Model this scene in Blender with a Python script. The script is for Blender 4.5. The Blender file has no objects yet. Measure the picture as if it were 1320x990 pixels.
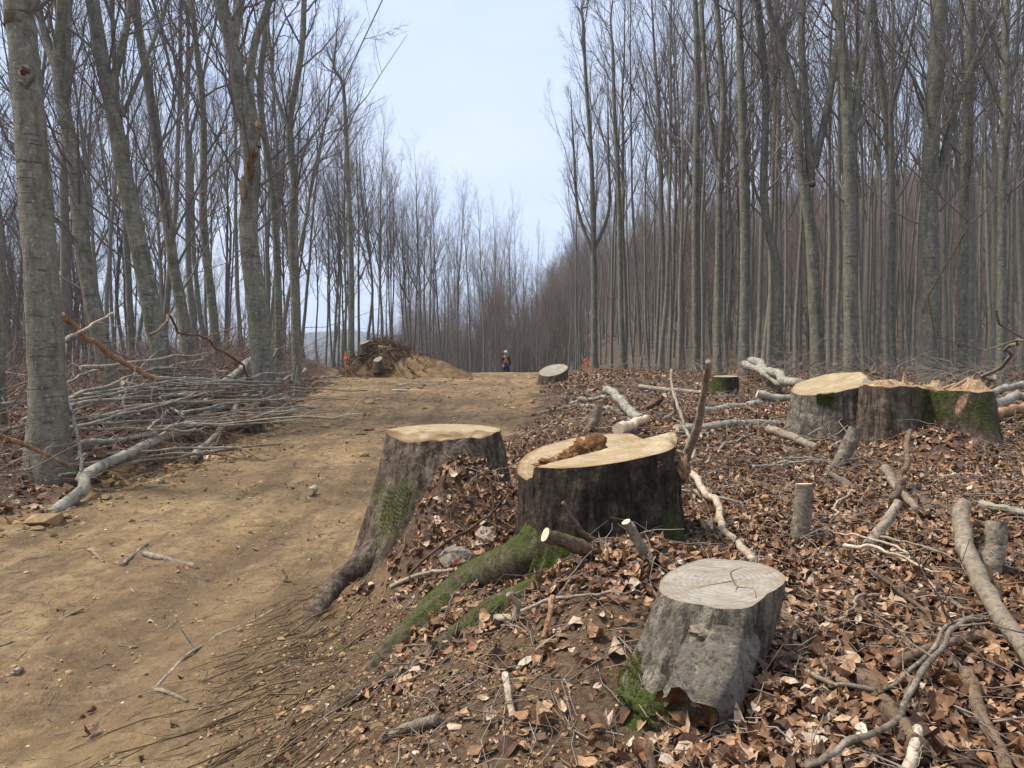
import bpy, math, random
import numpy as np
from mathutils import Vector

R = math.radians
SC = bpy.context.scene
COL = SC.collection

# ------------------------------------------------------------------ camera
FPX, CU, CV, EYE = 978.0, 660.0, 495.0, 1.6
PITCH = 0.0256
cam_d = bpy.data.cameras.new('camera'); cam = bpy.data.objects.new('camera', cam_d); COL.objects.link(cam)
cam_d.sensor_width = 36.0; cam_d.lens = 36.0 * FPX / 1320.0
cam_d.clip_start = 0.05; cam_d.clip_end = 20000
cam.location = (0, 0, EYE); cam.rotation_euler = (math.pi / 2 - PITCH, 0, 0)
SC.camera = cam
# ------------------------------------------------------------------ sky and sun (thin bright overcast)
SUN_EL, SUN_AZ = R(60), R(-85)          # azimuth from +Y towards +X: the light comes from the left
world = bpy.data.worlds.new('World'); SC.world = world; world.use_nodes = True
wn, wl = world.node_tree.nodes, world.node_tree.links
wn.clear()
wo = wn.new('ShaderNodeOutputWorld')
sky = wn.new('ShaderNodeTexSky'); sky.sky_type = 'NISHITA'; sky.sun_disc = False
sky.sun_elevation = SUN_EL; sky.sun_rotation = SUN_AZ
sky.air_density = 1.0; sky.dust_density = 1.5; sky.ozone_density = 1.0; sky.altitude = 600
bg1 = wn.new('ShaderNodeBackground'); bg1.inputs['Strength'].default_value = 0.06
wl.new(sky.outputs[0], bg1.inputs['Color'])
bg2 = wn.new('ShaderNodeBackground'); bg2.inputs['Strength'].default_value = .77   # thin veil of high cloud
tc = wn.new('ShaderNodeTexCoord'); cn = wn.new('ShaderNodeTexNoise')
cn.inputs['Scale'].default_value = 2.2; cn.inputs['Detail'].default_value = 5.0
mp = wn.new('ShaderNodeMapping'); mp.inputs['Scale'].default_value = (1, 1, 2.5)
wl.new(tc.outputs['Generated'], mp.inputs[0]); wl.new(mp.outputs[0], cn.inputs['Vector'])
cr = wn.new('ShaderNodeValToRGB'); cr.color_ramp.elements[0].position = .3; cr.color_ramp.elements[1].position = .75
cr.color_ramp.elements[0].color = (.50, .615, .86, 1); cr.color_ramp.elements[1].color = (.70, .765, .92, 1)
wl.new(cn.outputs[0], cr.inputs[0]); wl.new(cr.outputs[0], bg2.inputs['Color'])
wm = wn.new('ShaderNodeMixShader'); wm.inputs[0].default_value = .8
wl.new(bg1.outputs[0], wm.inputs[1]); wl.new(bg2.outputs[0], wm.inputs[2]); wl.new(wm.outputs[0], wo.inputs[0])
sd = bpy.data.lights.new('sun', 'SUN'); sd.energy = 3.2; sd.angle = R(11); sd.color = (1, .95, .87)
sun = bpy.data.objects.new('sun', sd); COL.objects.link(sun)
sdir = Vector((math.sin(SUN_AZ) * math.cos(SUN_EL), math.cos(SUN_AZ) * math.cos(SUN_EL), math.sin(SUN_EL)))
sun.rotation_euler = (-sdir).to_track_quat('-Z', 'Y').to_euler()
vs = SC.view_settings
vs.view_transform = 'Standard'; vs.look = 'None'; vs.gamma = 1; vs.use_curve_mapping = False; vs.exposure = 0.95

# ------------------------------------------------------------------ noise and terrain
def _hash(ix, iy, seed):
    h = (ix.astype(np.int64) * 374761393 + iy.astype(np.int64) * 668265263 + seed * 974634277) & 0xffffffff
    h = ((h ^ (h >> 13)) * 1274126177) & 0xffffffff
    return ((h ^ (h >> 16)) & 0xffffff) / float(0xffffff)
def vnoise(x, y, seed=0):
    x = np.asarray(x, float); y = np.asarray(y, float)
    ix, iy = np.floor(x), np.floor(y); fx, fy = x - ix, y - iy
    fx = fx * fx * (3 - 2 * fx); fy = fy * fy * (3 - 2 * fy)
    a = _hash(ix, iy, seed); b = _hash(ix + 1, iy, seed); c = _hash(ix, iy + 1, seed); d = _hash(ix + 1, iy + 1, seed)
    return (a + (b - a) * fx) * (1 - fy) + (c + (d - c) * fx) * fy - .5
def fbm(x, y, seed=0, o=4):
    s, a = 0, 1.0
    for k in range(o):
        s = s + a * vnoise(np.asarray(x) * 2 ** k, np.asarray(y) * 2 ** k, seed + k * 17); a *= .5
    return s
def sm(t):
    t = np.clip(t, 0, 1); return t * t * (3 - 2 * t)
def xr_of(y): return np.interp(y, [0, 2.8, 4.4, 8, 14.7, 28, 40], [-.75, -.98, -1.15, -.9, .1, 1.0, 1.6])
def xl_of(y): return np.interp(y, [0, 7, 10, 16, 24, 30, 45], [-4.9, -4.2, -4.0, -4.7, -5.9, -7.2, -9])
MOUNDS = []      # (x, y, amplitude, sigma_x, sigma_y)
def H(x, y, fine=True):
    x = np.asarray(x, float); y = np.asarray(y, float)
    road = np.interp(y, [-10, 0, 8, 16, 25, 32, 36, 39, 46, 60, 90, 140, 400, 6000], [-.1, 0, .3, .6, .95, 1.16, 1.22, 1.15, .6, -.8, -4, -8, -20, -90])
    right = np.interp(y, [-10, 0, 8, 16, 25, 32, 40, 60, 130, 170, 300, 6000], [-.1, 0, .3, .6, .93, 1.08, 1.25, 2.0, 4.0, 5.0, 0, -90])
    z = road + (right - road) * sm((x - 2) / 10)
    hx = np.interp(x, [-60, -14, 16, 50, 80, 110, 170, 400], [0, 2, 9, 21, 30, 36, 40, 30])
    z = z + hx * np.clip((y - 45) / 155, 0, 1) ** 1.15 * (1 - sm((y - 215) / 300))
    xr, xl = xr_of(y), xl_of(y)
    bank = sm((x - xr) / (1.42 + .04 * y)) * np.interp(y, [0, 10, 25, 40, 60], [.52, .52, .3, .15, 0])
    lb = sm((xl - x) / 1.8) * np.interp(y, [0, 6, 8, 11, 16, 25, 32, 45, 70], [.08, .08, .22, .48, .72, 1.0, .85, .4, 0])
    fall = np.where(x < -8, -(np.sqrt((x + 8) ** 2 + 9) - 3) * .34, 0)
    fall = np.maximum(fall, -45) * sm((y + 5) / 12)
    z = z + bank + lb + fall
    near = 1 - sm((np.hypot(x, y) - 40) / 60)
    onroad = sm((x - xl + .3) / .6) * sm((xr + .5 - x) / .8) * (1 - sm((y - 36) / 5))
    z = z + near * .07 * fbm(x / 2.3, y / 2.3, 3, 3) * (1 - .55 * onroad)
    z = z + (1 - near) * 1.2 * fbm(x / 25, y / 25, 9, 3)
    c = (xl + xr) * .5
    for off in (-.95, .85):                                   # wheel ruts
        z = z - onroad * .05 * np.exp(-((x - c - off - .12 * np.sin(y * .9)) / .25) ** 2) * (y > 1)
    if fine:
        z = z + near * (.035 * fbm(x / .33, y / .33, 21, 3) * (1 - .3 * onroad) + .016 * fbm(x / .07, y / .07, 31, 2))
    for mx, my, a, sx, sy in MOUNDS:
        z = z + a * np.exp(-((x - mx) / sx) ** 2 - ((y - my) / sy) ** 2)
    return z
MOUNDS += [(-.38, 4.88, .60, .40, .34), (.42, 2.2, -.15, .38, .4), (3.75, 6.65, .22, .35, .5), (.58, 3.38, .17, .38, .28)]
CP, SP = math.cos(PITCH), math.sin(PITCH)
def ray(u, v):
    cx, cy = (u - CU) / FPX, (CV - v) / FPX
    return np.array([cx, CP + cy * SP, -SP + cy * CP])
def P(u, v, d):
    r = ray(u, v); r = r * (d / r[1]); return np.array([r[0], d, EYE + r[2]])
_D = np.concatenate([np.arange(1.0, 12, .01), np.arange(12, 90, .05)])
def G(u, v, up=0.0):
    r = ray(u, v); r = r / r[1]
    x, z = r[0] * _D, EYE + r[2] * _D
    hit = np.nonzero(z - up <= H(x, _D))[0]
    d = _D[hit[0]] if len(hit) else 60.0
    return np.array([r[0] * d, d, EYE + r[2] * d])
def hz(x, y): return float(H(np.array([x]), np.array([y]))[0])

# ------------------------------------------------------------------ mesh helpers
def mesh_np(name, V, faces_list, smooth=True, attrs=None):
    """faces_list: list of int arrays (n,3) or (n,4)"""
    me = bpy.data.meshes.new(name)
    V = np.asarray(V, np.float32)
    me.vertices.add(len(V)); me.vertices.foreach_set('co', V.ravel())
    idx = np.concatenate([np.asarray(f, np.int32).ravel() for f in faces_list])
    tot = np.concatenate([np.full(len(f), np.asarray(f).shape[1], np.int32) for f in faces_list])
    me.loops.add(len(idx)); me.loops.foreach_set('vertex_index', idx)
    me.polygons.add(len(tot))
    st = np.zeros(len(tot), np.int32); st[1:] = np.cumsum(tot)[:-1]
    me.polygons.foreach_set('loop_start', st)
    me.polygons.foreach_set('use_smooth', np.full(len(tot), smooth, bool))
    for k, a in (attrs or {}).items():
        at = me.attributes.new(k, 'FLOAT', 'POINT'); at.data.foreach_set('value', np.asarray(a, np.float32))
    me.update(calc_edges=True); me.validate()
    return me
def link(name, me, mat=None, parent=None, loc=None, **props):
    o = bpy.data.objects.new(name, me); COL.objects.link(o)
    if mat is not None and me is not None and not me.materials: me.materials.append(mat)
    if loc is not None: o.location = loc
    if parent is not None: o.parent = parent
    for k, v in props.items(): o[k] = v
    return o
class MB:
    def __init__(s): s.v, s.f, s.n, s.a = [], [], 0, []
    def add(s, V, F, attr=None):
        V = np.asarray(V, float).reshape(-1, 3); s.v.append(V)
        for f in (F if isinstance(F, list) else [F]): s.f.append(np.asarray(f) + s.n)
        s.a.append(np.zeros(len(V)) if attr is None else np.asarray(attr, float)); s.n += len(V)
    def mesh(s, name, origin=(0, 0, 0), smooth=True, attr=None):
        V = np.concatenate(s.v) - np.asarray(origin)
        return mesh_np(name, V, s.f, smooth, {attr: np.concatenate(s.a)} if attr else None)
def norm(a): return a / np.maximum(np.linalg.norm(a, axis=-1, keepdims=True), 1e-9)
def tubes(Pn, Rn, k=6, rough=0, rng=None, close=False):
    """Pn (B,n,3) Rn (B,n) -> verts, quads (and end caps when close)"""
    Pn = np.asarray(Pn, float); Rn = np.asarray(Rn, float)
    if Pn.ndim == 2: Pn, Rn = Pn[None], Rn[None]
    B, n, _ = Pn.shape
    T = norm(np.gradient(Pn, axis=1))
    mean = norm(Pn[:, -1] - Pn[:, 0])
    ref = np.where(np.abs(mean[:, 2:3]) > .75, np.array([[1., .13, 0]]), np.array([[0.07, 0, 1.]]))
    U = norm(np.cross(T, ref[:, None, :])); W = np.cross(T, U)
    a = np.arange(k) * 2 * math.pi / k
    rr = Rn[:, :, None] * np.ones(k)
    if rough: rr = rr * (1 + rough * rng.normal(size=rr.shape))
    V = Pn[:, :, None, :] + rr[..., None] * (np.cos(a)[:, None] * U[:, :, None, :] + np.sin(a)[:, None] * W[:, :, None, :])
    i = np.arange(n - 1)[:, None] * k; j = np.arange(k)[None]; j2 = (j + 1) % k
    q = np.stack([i + j, i + k + j, i + k + j2, i + j2], -1).reshape(-1, 4)
    F = (q[None] + (np.arange(B) * n * k)[:, None, None]).reshape(-1, 4)
    return V.reshape(-1, 3), F
def spline(pts, n):
    pts = np.asarray(pts, float)
    if len(pts) == 2: return pts[0] + (pts[1] - pts[0]) * np.linspace(0, 1, n)[:, None]
    ext = np.vstack([2 * pts[0] - pts[1], pts, 2 * pts[-1] - pts[-2]])
    t = np.linspace(0, len(pts) - 1 - 1e-6, n); i = t.astype(int); f = (t - i)[:, None]
    p0, p1, p2, p3 = ext[i], ext[i + 1], ext[i + 2], ext[i + 3]
    return .5 * (2 * p1 + (p2 - p0) * f + (2 * p0 - 5 * p1 + 4 * p2 - p3) * f ** 2 + (3 * p1 - p0 - 3 * p2 + p3) * f ** 3)

# ------------------------------------------------------------------ materials
class NT:
    def __init__(s, name):
        s.m = bpy.data.materials.new(name); s.m.use_nodes = True
        s.t = s.m.node_tree; s.b = s.t.nodes['Principled BSDF']
        s.b.inputs['Roughness'].default_value = .9; s.b.inputs['Specular IOR Level'].default_value = .2
        s.tc = s.t.nodes.new('ShaderNodeTexCoord')
    def n(s, typ, **kw):
        nd = s.t.nodes.new(typ)
        for k, v in kw.items(): setattr(nd, k, v)
        return nd
    def l(s, a, b): s.t.links.new(a, b)
    def noise(s, scale, detail=5, rough=.6, vec=None, stretch=None):
        nd = s.n('ShaderNodeTexNoise'); nd.inputs['Scale'].default_value = scale
        nd.inputs['Detail'].default_value = detail; nd.inputs['Roughness'].default_value = rough
        src = vec or s.tc.outputs['Object']
        if stretch:
            mp = s.n('ShaderNodeMapping'); mp.inputs['Scale'].default_value = stretch; s.l(src, mp.inputs[0]); src = mp.outputs[0]
        s.l(src, nd.inputs['Vector']); return nd.outputs[0]
    def ramp(s, fac, stops, interp='LINEAR'):
        r = s.n('ShaderNodeValToRGB'); r.color_ramp.interpolation = interp
        el = r.color_ramp.elements
        while len(el) < len(stops): el.new(.5)
        for e, (p, c) in zip(el, stops):
            e.position = p; e.color = (c, c, c, 1) if isinstance(c, (int, float)) else (*c, 1)
        s.l(fac, r.inputs[0]); return r.outputs[0]
    def mix(s, fac, a, b, mode='MIX'):
        m = s.n('ShaderNodeMix', data_type='RGBA', blend_type=mode)
        for v, i in ((fac, 0), (a, 6), (b, 7)):
            if isinstance(v, (int, float)): m.inputs[i].default_value = v
            elif isinstance(v, tuple): m.inputs[i].default_value = (*v, 1)
            else: s.l(v, m.inputs[i])
        return m.outputs[2]
    def math(s, op, a, b=0.0):
        m = s.n('ShaderNodeMath', operation=op)
        for v, i in ((a, 0), (b, 1)):
            if isinstance(v, (int, float)): m.inputs[i].default_value = v
            else: s.l(v, m.inputs[i])
        return m.outputs[0]
    def attr(s, name):
        a = s.n('ShaderNodeAttribute'); a.attribute_name = name; return a.outputs['Fac']
    def out(s, col, bump=None, strength=.5, dist=.01):
        if isinstance(col, tuple): s.b.inputs['Base Color'].default_value = (*col, 1)
        else: s.l(col, s.b.inputs['Base Color'])
        if bump is not None:
            b = s.n('ShaderNodeBump'); b.inputs['Strength'].default_value = strength; b.inputs['Distance'].default_value = dist
            s.l(bump, b.inputs['Height']); s.l(b.outputs[0], s.b.inputs['Normal'])
        return s.m
M = {}
def m_ground():
    t = NT('forest_soil'); obj = t.tc.outputs['Object']
    big = t.noise(.7, 6, .65); mid = t.noise(5, 6, .7); fine = t.noise(45, 5, .75)
    streak = t.noise(1.0, 5, .7, stretch=(3.2, .7, 1))
    dirt = t.ramp(mid, [(.25, (.16, .105, .055)), (.48, (.305, .203, .097)), (.62, (.38, .262, .132)), (.8, (.46, .335, .18))])
    dirt = t.mix(t.ramp(big, [(.42, 0), (.62, .75)]), dirt, (.20, .126, .064))
    dirt = t.mix(t.math('MULTIPLY', t.attr('rut'), .75), dirt, (.12, .08, .047))
    dirt = t.mix(t.ramp(streak, [(.47, 0), (.62, .75)]), dirt, (.135, .088, .05))
    dirt = t.mix(t.ramp(t.noise(14, 6, .75), [(.36, .7), (.5, 0)]), dirt, (.12, .075, .04))
    dirt = t.mix(t.ramp(t.noise(2.3, 6, .75), [(.55, 0), (.68, .6)]), dirt, (.42, .30, .16))
    dirt = t.mix(t.ramp(fine, [(.3, .55), (.45, 0)]), dirt, (.09, .055, .028))
    dirt = t.mix(t.ramp(fine, [(.62, 0), (.74, .5)]), dirt, (.5, .38, .22))
    lit = t.ramp(fine, [(.3, (.035, .021, .013)), (.5, (.095, .055, .032)), (.62, (.165, .10, .058)), (.75, (.28, .185, .115))])
    lit = t.mix(t.ramp(mid, [(.4, .0), (.65, .6)]), lit, (.10, .056, .036))
    soil = t.ramp(fine, [(.3, (.05, .03, .017)), (.5, (.125, .078, .043)), (.7, (.22, .145, .085))])
    lit = t.mix(t.attr('wood_floor'), lit, t.mix(big, (.05, .036, .026), (.105, .072, .05)))
    c = t.mix(t.attr('litter'), dirt, lit); c = t.mix(t.attr('soil'), c, soil)
    h = t.math('ADD', t.math('MULTIPLY', fine, .5), mid)
    return t.out(c, t.math('ADD', h, t.noise(14, 6, .75)), 1.0, .035)
def m_bark(name, dark, light, patch, lines=True, moss=False, mcol=(.075, .095, .018)):
    t = NT(name); dk = tuple(x * .35 for x in dark)
    a = t.noise(2.2, 6, .7); f = t.noise(55, 6, .75); v = t.noise(9, 5, .65, stretch=(1, 1, .25)); g = t.noise(17, 6, .7)
    c = t.mix(t.ramp(a, [(.3, 0), (.7, 1)]), dark, light)
    c = t.mix(t.ramp(t.noise(6.5, 6, .7), [(.52, 0), (.66, .8)]), c, patch)
    c = t.mix(t.ramp(g, [(.36, .35 if lines else .75), (.5, 0)]), c, dk)
    c = t.mix(t.ramp(g, [(.56, 0), (.68, .55)]), c, tuple(min(.6, x * 1.25) for x in patch))
    c = t.mix(t.ramp(f, [(.34, .4 if lines else .8), (.5, 0)]), c, dk)
    c = t.mix(t.ramp(v, [(.38, .6), (.5, 0)]), c, tuple(x * .5 for x in dark))
    h = t.math('ADD', t.math('ADD', t.math('MULTIPLY', f, .5), v), g)
    if lines:
        ln = t.noise(7, 3, .5, stretch=(.55, .55, 6)); k = t.ramp(ln, [(.62, 0), (.68, .75)])
        c = t.mix(k, c, dk); h = t.math('SUBTRACT', h, t.math('MULTIPLY', k, .5))
        sp = t.ramp(t.noise(26, 2, .5), [(.68, 0), (.72, .8)]); c = t.mix(sp, c, (.45, .44, .37))
        gr = t.ramp(t.noise(3.1, 5, .7), [(.5, 0), (.68, .5)]); c = t.mix(gr, c, (.13, .125, .05))
    else:
        fs = t.noise(30, 5, .7, stretch=(1, 1, .12)); k = t.ramp(fs, [(.4, .8), (.5, 0)]); c = t.mix(k, c, dk); h = t.math('ADD', h, fs)
    if moss:
        mm = t.math('MULTIPLY', t.attr('moss'), t.ramp(t.noise(14, 5, .7), [(.38, 0), (.56, 1)]))
        gg = t.mix(t.noise(60, 3, .7), tuple(x * .3 for x in mcol), tuple(x * 1.6 for x in mcol)); c = t.mix(mm, c, gg)
        h = t.math('ADD', h, t.math('MULTIPLY', mm, t.noise(120, 3, .7)))
    return t.out(c, h, .9, .02)
def m_cut(name, base, ring, rimc, rot=None, scale=11):
    t = NT(name)
    w = t.n('ShaderNodeTexWave', wave_type='RINGS', rings_direction='Z', wave_profile='SAW')
    w.inputs['Scale'].default_value = scale; w.inputs['Distortion'].default_value = 2.5; w.inputs['Detail'].default_value = 4; w.inputs['Detail Scale'].default_value = .6
    t.l(t.tc.outputs['Object'], w.inputs['Vector'])
    c = t.mix(t.math('MULTIPLY', w.outputs['Fac'], .6), base, ring)
    st = t.noise(7, 6, .7, stretch=(.5, 2.6, 1)); c = t.mix(t.ramp(st, [(.45, 0), (.62, .75)]), c, tuple(x * y for x, y in zip(base, (.66, .55, .42))))
    c = t.mix(t.ramp(t.noise(5, 6, .7), [(.52, 0), (.68, .6)]), c, tuple(min(.75, x * 1.25) for x in base))
    mp = t.n('ShaderNodeMapping'); mp.inputs['Rotation'].default_value = (0, 0, .5); t.l(t.tc.outputs['Object'], mp.inputs[0])
    sawn = t.noise(22, 4, .65, vec=mp.outputs[0], stretch=(.25, 6, 1)); c = t.mix(t.ramp(sawn, [(.36, .6), (.5, 0)]), c, ring)
    c = t.mix(t.ramp(t.noise(34, 5, .75), [(.58, 0), (.7, .7)]), c, tuple(x * .4 for x in ring))
    edge = t.math('ADD', t.attr('rim'), t.math('MULTIPLY', t.math('SUBTRACT', t.noise(13, 5, .7), .5), .35))
    c = t.mix(t.ramp(edge, [(.92, 0), (1.0, .8)]), c, rimc)
    if rot is not None: c = t.mix(t.attr('rot'), c, rot)
    return t.out(c, t.math('ADD', sawn, t.math('ADD', st, t.math('MULTIPLY', w.outputs['Fac'], .15))), .7, .008)
def m_simple(name, a, b, scale=12, bump=.4, dist=.008, rand=None, rough=.9, wood=False):
    t = NT(name); t.b.inputs['Roughness'].default_value = rough
    n = t.noise(scale, 5, .65); c = t.mix(t.ramp(n, [(.3, 0), (.7, 1)]), a, b)
    if wood:
        g = t.noise(48, 6, .75); c = t.mix(t.ramp(g, [(.36, .8), (.5, 0)]), c, tuple(x * .4 for x in a)); c = t.mix(t.ramp(t.noise(21, 5, .7), [(.55, 0), (.66, .7)]), c, tuple(min(.6, x * 1.4) for x in b))
        c = t.mix(t.ramp(t.noise(12, 5, .7), [(.38, .6), (.48, 0)]), c, tuple(x * .55 for x in a)); n = t.math('ADD', n, g)
    if rand:
        if rand == 'island': r = t.n('ShaderNodeNewGeometry').outputs['Random Per Island']
        else: r = t.n('ShaderNodeObjectInfo').outputs['Random']
        h = t.n('ShaderNodeHueSaturation'); t.l(c, h.inputs['Color'])
        t.l(t.math('ADD', t.math('MULTIPLY', r, .8), .6), h.inputs['Value']); c = h.outputs[0]
    return t.out(c, n, bump, dist)
def m_leaf(name, src):
    t = NT(name); t.b.inputs['Roughness'].default_value = .62; t.b.inputs['Specular IOR Level'].default_value = .35
    r = t.n('ShaderNodeNewGeometry').outputs['Random Per Island'] if src == 'island' else t.n('ShaderNodeObjectInfo').outputs['Random']
    c = t.ramp(r, [(0, (.05, .028, .018)), (.22, (.115, .055, .027)), (.48, (.22, .106, .046)), (.68, (.32, .168, .077)), (.85, (.44, .265, .14)), (.96, (.50, .36, .24)), (1, (.62, .50, .37))])
    c = t.mix(t.ramp(t.noise(60, 3, .6), [(.4, .4), (.6, 0)]), c, (.10, .055, .03))
    return t.out(c, t.noise(90, 3, .6), .4, .004)
M['ground'] = m_ground()
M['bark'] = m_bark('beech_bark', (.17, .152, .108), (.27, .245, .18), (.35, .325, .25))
M['bark_dark'] = m_bark('shade_toned_beech_bark', (.125, .117, .088), (.215, .20, .15), (.29, .27, .21))  # darker copy for the right stand: wet algae tone plus backlit shade painted in
M['bark_thin'] = m_simple('young_beech_bark', (.125, .113, .087), (.235, .215, .17), 7)
M['twig'] = m_simple('bare_twigs', (.12, .102, .088), (.20, .17, .148), 3, .1)
M['fartwig'] = m_simple('brown_twigs', (.165, .125, .10), (.26, .205, .165), 3, .1)
M['wetbark'] = m_bark('dark_stump_bark', (.028, .021, .014), (.075, .054, .035), (.12, .09, .06), False, True)
M['greybark'] = m_bark('grey_stump_bark', (.125, .102, .074), (.25, .21, .158), (.36, .315, .25), False, True)
M['brownbark'] = m_bark('brown_stump_bark', (.085, .058, .038), (.19, .14, .10), (.26, .20, .15), False, True)
M['cut'] = m_cut('fresh_cut_wood', (.43, .345, .215), (.25, .165, .082), (.22, .115, .045), (.13, .065, .027))
M['cutgrey'] = m_cut('weathered_cut_wood', (.345, .31, .25), (.185, .15, .11), (.24, .18, .12), (.05, .035, .022), 16)
M['end'] = m_simple('branch_cut_end', (.52, .38, .23), (.66, .53, .36), 20)
M['stick'] = m_simple('grey_stick_bark', (.16, .125, .088), (.31, .255, .185), 9, .8, .012, 'object', wood=True)
M['brownstick'] = m_simple('brown_stick_bark', (.11, .07, .042), (.24, .16, .10), 9, .8, .012, 'object', wood=True)
M['pale'] = m_simple('peeled_wood', (.30, .225, .15), (.47, .385, .28), 9, .8, .012, 'object', wood=True)
M['orangewood'] = m_simple('torn_wood', (.17, .085, .045), (.34, .195, .11), 10, .8, .012, 'object', wood=True)
M['greypole'] = m_bark('fallen_pole_bark', (.26, .235, .18), (.41, .38, .30), (.50, .47, .39))
M['leaf'] = m_leaf('dead_leaf_litter', 'island'); M['leaf1'] = m_leaf('dead_leaf', 'object')
M['clod'] = m_simple('soil_clods', (.20, .128, .062), (.34, .228, .115), 20, .5, .005, 'island')
M['chip'] = m_simple('wood_chips', (.32, .22, .13), (.55, .43, .29), 30, .3, .004, 'island')
M['litter_twig'] = m_simple('litter_twigs', (.13, .10, .075), (.28, .225, .175), 10, .3, .004, 'island')
M['brush'] = m_simple('brush_twigs', (.12, .082, .064), (.24, .175, .14), 6, .2, .004, 'island')
M['fibre'] = m_simple('root_fibres', (.15, .102, .056), (.28, .20, .115), 10, .3, .004, 'island')
M['mosstuft'] = m_simple('moss_tufts', (.04, .048, .009), (.115, .12, .026), 25, .2, .004, 'island')
M['weathered'] = m_simple('weathered_torn_wood', (.15, .122, .09), (.30, .255, .20), 9, 1.0, .03, wood=True)
M['rot'] = m_simple('rotten_wood', (.10, .045, .018), (.24, .125, .055), 16, 1.0, .03)
M['splinter'] = m_simple('splintered_wood', (.27, .15, .07), (.48, .335, .2), 14, .9, .02, wood=True)
M['humus'] = m_simple('dark_humus', (.075, .046, .028), (.21, .13, .072), 6, 1.0, .08)
M['sand'] = m_simple('ochre_subsoil', (.15, .092, .043), (.32, .205, .098), 3, 1.0, .08)
M['orange'] = m_simple('orange_marker_paint', (.60, .13, .05), (.70, .20, .09), 30, .2, .004)
M['ridge'] = m_simple('wooded_ridge', (.05, .055, .045), (.09, .085, .065), .01, .5, 3)
M['stone'] = m_simple('pale_stone', (.22, .175, .125), (.38, .315, .24), 14, .8, .01, 'object')

# ------------------------------------------------------------------ ground sheet
def axis(segs):
    out = [np.array([segs[0][0]])]
    for a, b, s0, s1 in segs:
        x, st = a, []
        n = max(2, int(2 * abs(b - a) / (s0 + s1)))
        w = np.linspace(s0, s1, n); w = np.cumsum(w); out.append(a + (b - a) * w / w[-1])
    return np.concatenate(out)
gx = axis([(-6000, -300, 900, 30), (-300, -30, 30, 2), (-30, -6, 2, .12), (-6, -3, .12, .04), (-3, 3, .038, .038), (3, 8, .04, .15), (8, 40, .15, 2), (40, 300, 2, 30), (300, 6000, 30, 900)])
gy = axis([(-60, -2, 12, .3), (-2, 1.6, .3, .05), (1.6, 5.5, .03, .03), (5.5, 12, .035, .09), (12, 40, .09, .3), (40, 120, .4, 4), (120, 400, 5, 30), (400, 9000, 40, 900)])
X, Y = np.meshgrid(gx, gy); Z = H(X, Y)
V = np.stack([X, Y, Z], -1).reshape(-1, 3)
nx, ny = len(gx), len(gy)
ii = (np.arange(ny - 1)[:, None] * nx + np.arange(nx - 1)[None]).ravel()
Q = np.stack([ii, ii + 1, ii + nx + 1, ii + nx], -1)
def zones(x, y):
    xr, xl = xr_of(y), xl_of(y)
    w = fbm(x / .5, y / .5, 77, 4) * .55
    rt = sm((x - xr - .05 + w) / .5); lf = sm((xl - x - .1 + w) / .5)
    lit = np.maximum(rt, lf); lit = np.maximum(lit, sm((y - 36.5 + w * 3) / 2))
    soil = np.exp(-((x - xr - .35) / .55) ** 2) * sm((5.2 - y) / 1.5) * .9
    soil = np.maximum(soil, sm((1 - np.hypot((x + .05) / .8, (y - 2.6) / .8)) / .3) * .9)
    return lit, soil
def ruts(x, y):
    c = (xl_of(y) + xr_of(y)) * .5; o = 0 * x
    for off in (-.95, .85): o = o + np.exp(-((x - c - off - .12 * np.sin(y * .9)) / .3) ** 2)
    return np.clip(o * (.35 + 1.5 * fbm(x / .5, y / 1.4, 61, 4)), 0, 1) * (y > 1) * sm((40 - y) / 4)
lit, soil = zones(X.ravel(), Y.ravel())
ground = link('ground', mesh_np('ground', V, [Q], True, {'litter': lit, 'soil': soil, 'wood_floor': sm((Y.ravel() - 30) / 15), 'rut': ruts(X.ravel(), Y.ravel())}), M['ground'], kind='structure')

# far wooded ridge across the valley
def ridge():
    xs = np.linspace(-1900, 500, 160); rows = np.linspace(0, 1, 14)
    top = 58 + 40 * fbm(xs / 260, xs * 0, 5, 5) - 22 * sm((xs + 150) / 500)
    V = np.array([[x, 850 + 400 * t + 30 * float(vnoise(x / 90, t * 4, 8)), -60 + (tp + 60) * math.sin(min(t * 1.15, 1) * math.pi / 2) - 60 * max(0, t - .87)] for t in rows for x, tp in zip(xs, top)])
    i = (np.arange(13)[:, None] * 160 + np.arange(159)[None]).ravel()
    link('hills', mesh_np('hills', V, [np.stack([i, i + 1, i + 161, i + 160], -1)]), M['ridge'], kind='structure')
ridge()
def haze():
    x0, x1, y0, y1, z0, z1 = -6200, 6200, -120, 9200, -170, 92
    V = np.array([(x, y, z) for z in (z0, z1) for y in (y0, y1) for x in (x0, x1)], float)
    me = mesh_np('haze', V, [np.array([[0, 2, 3, 1], [4, 5, 7, 6], [0, 1, 5, 4], [2, 6, 7, 3], [0, 4, 6, 2], [1, 3, 7, 5]])], False)
    m = bpy.data.materials.new('haze_air'); m.use_nodes = True; n = m.node_tree.nodes; n.clear()
    v = n.new('ShaderNodeVolumePrincipled'); v.inputs['Color'].default_value = (.80, .88, 1, 1); v.inputs['Density'].default_value = .00045; v.inputs['Anisotropy'].default_value = .2
    o = n.new('ShaderNodeOutputMaterial'); m.node_tree.links.new(v.outputs[0], o.inputs['Volume'])
    link('haze', me, m, kind='stuff', label='thin bluish haze in the air over the woods', category='haze')
haze()
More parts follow.
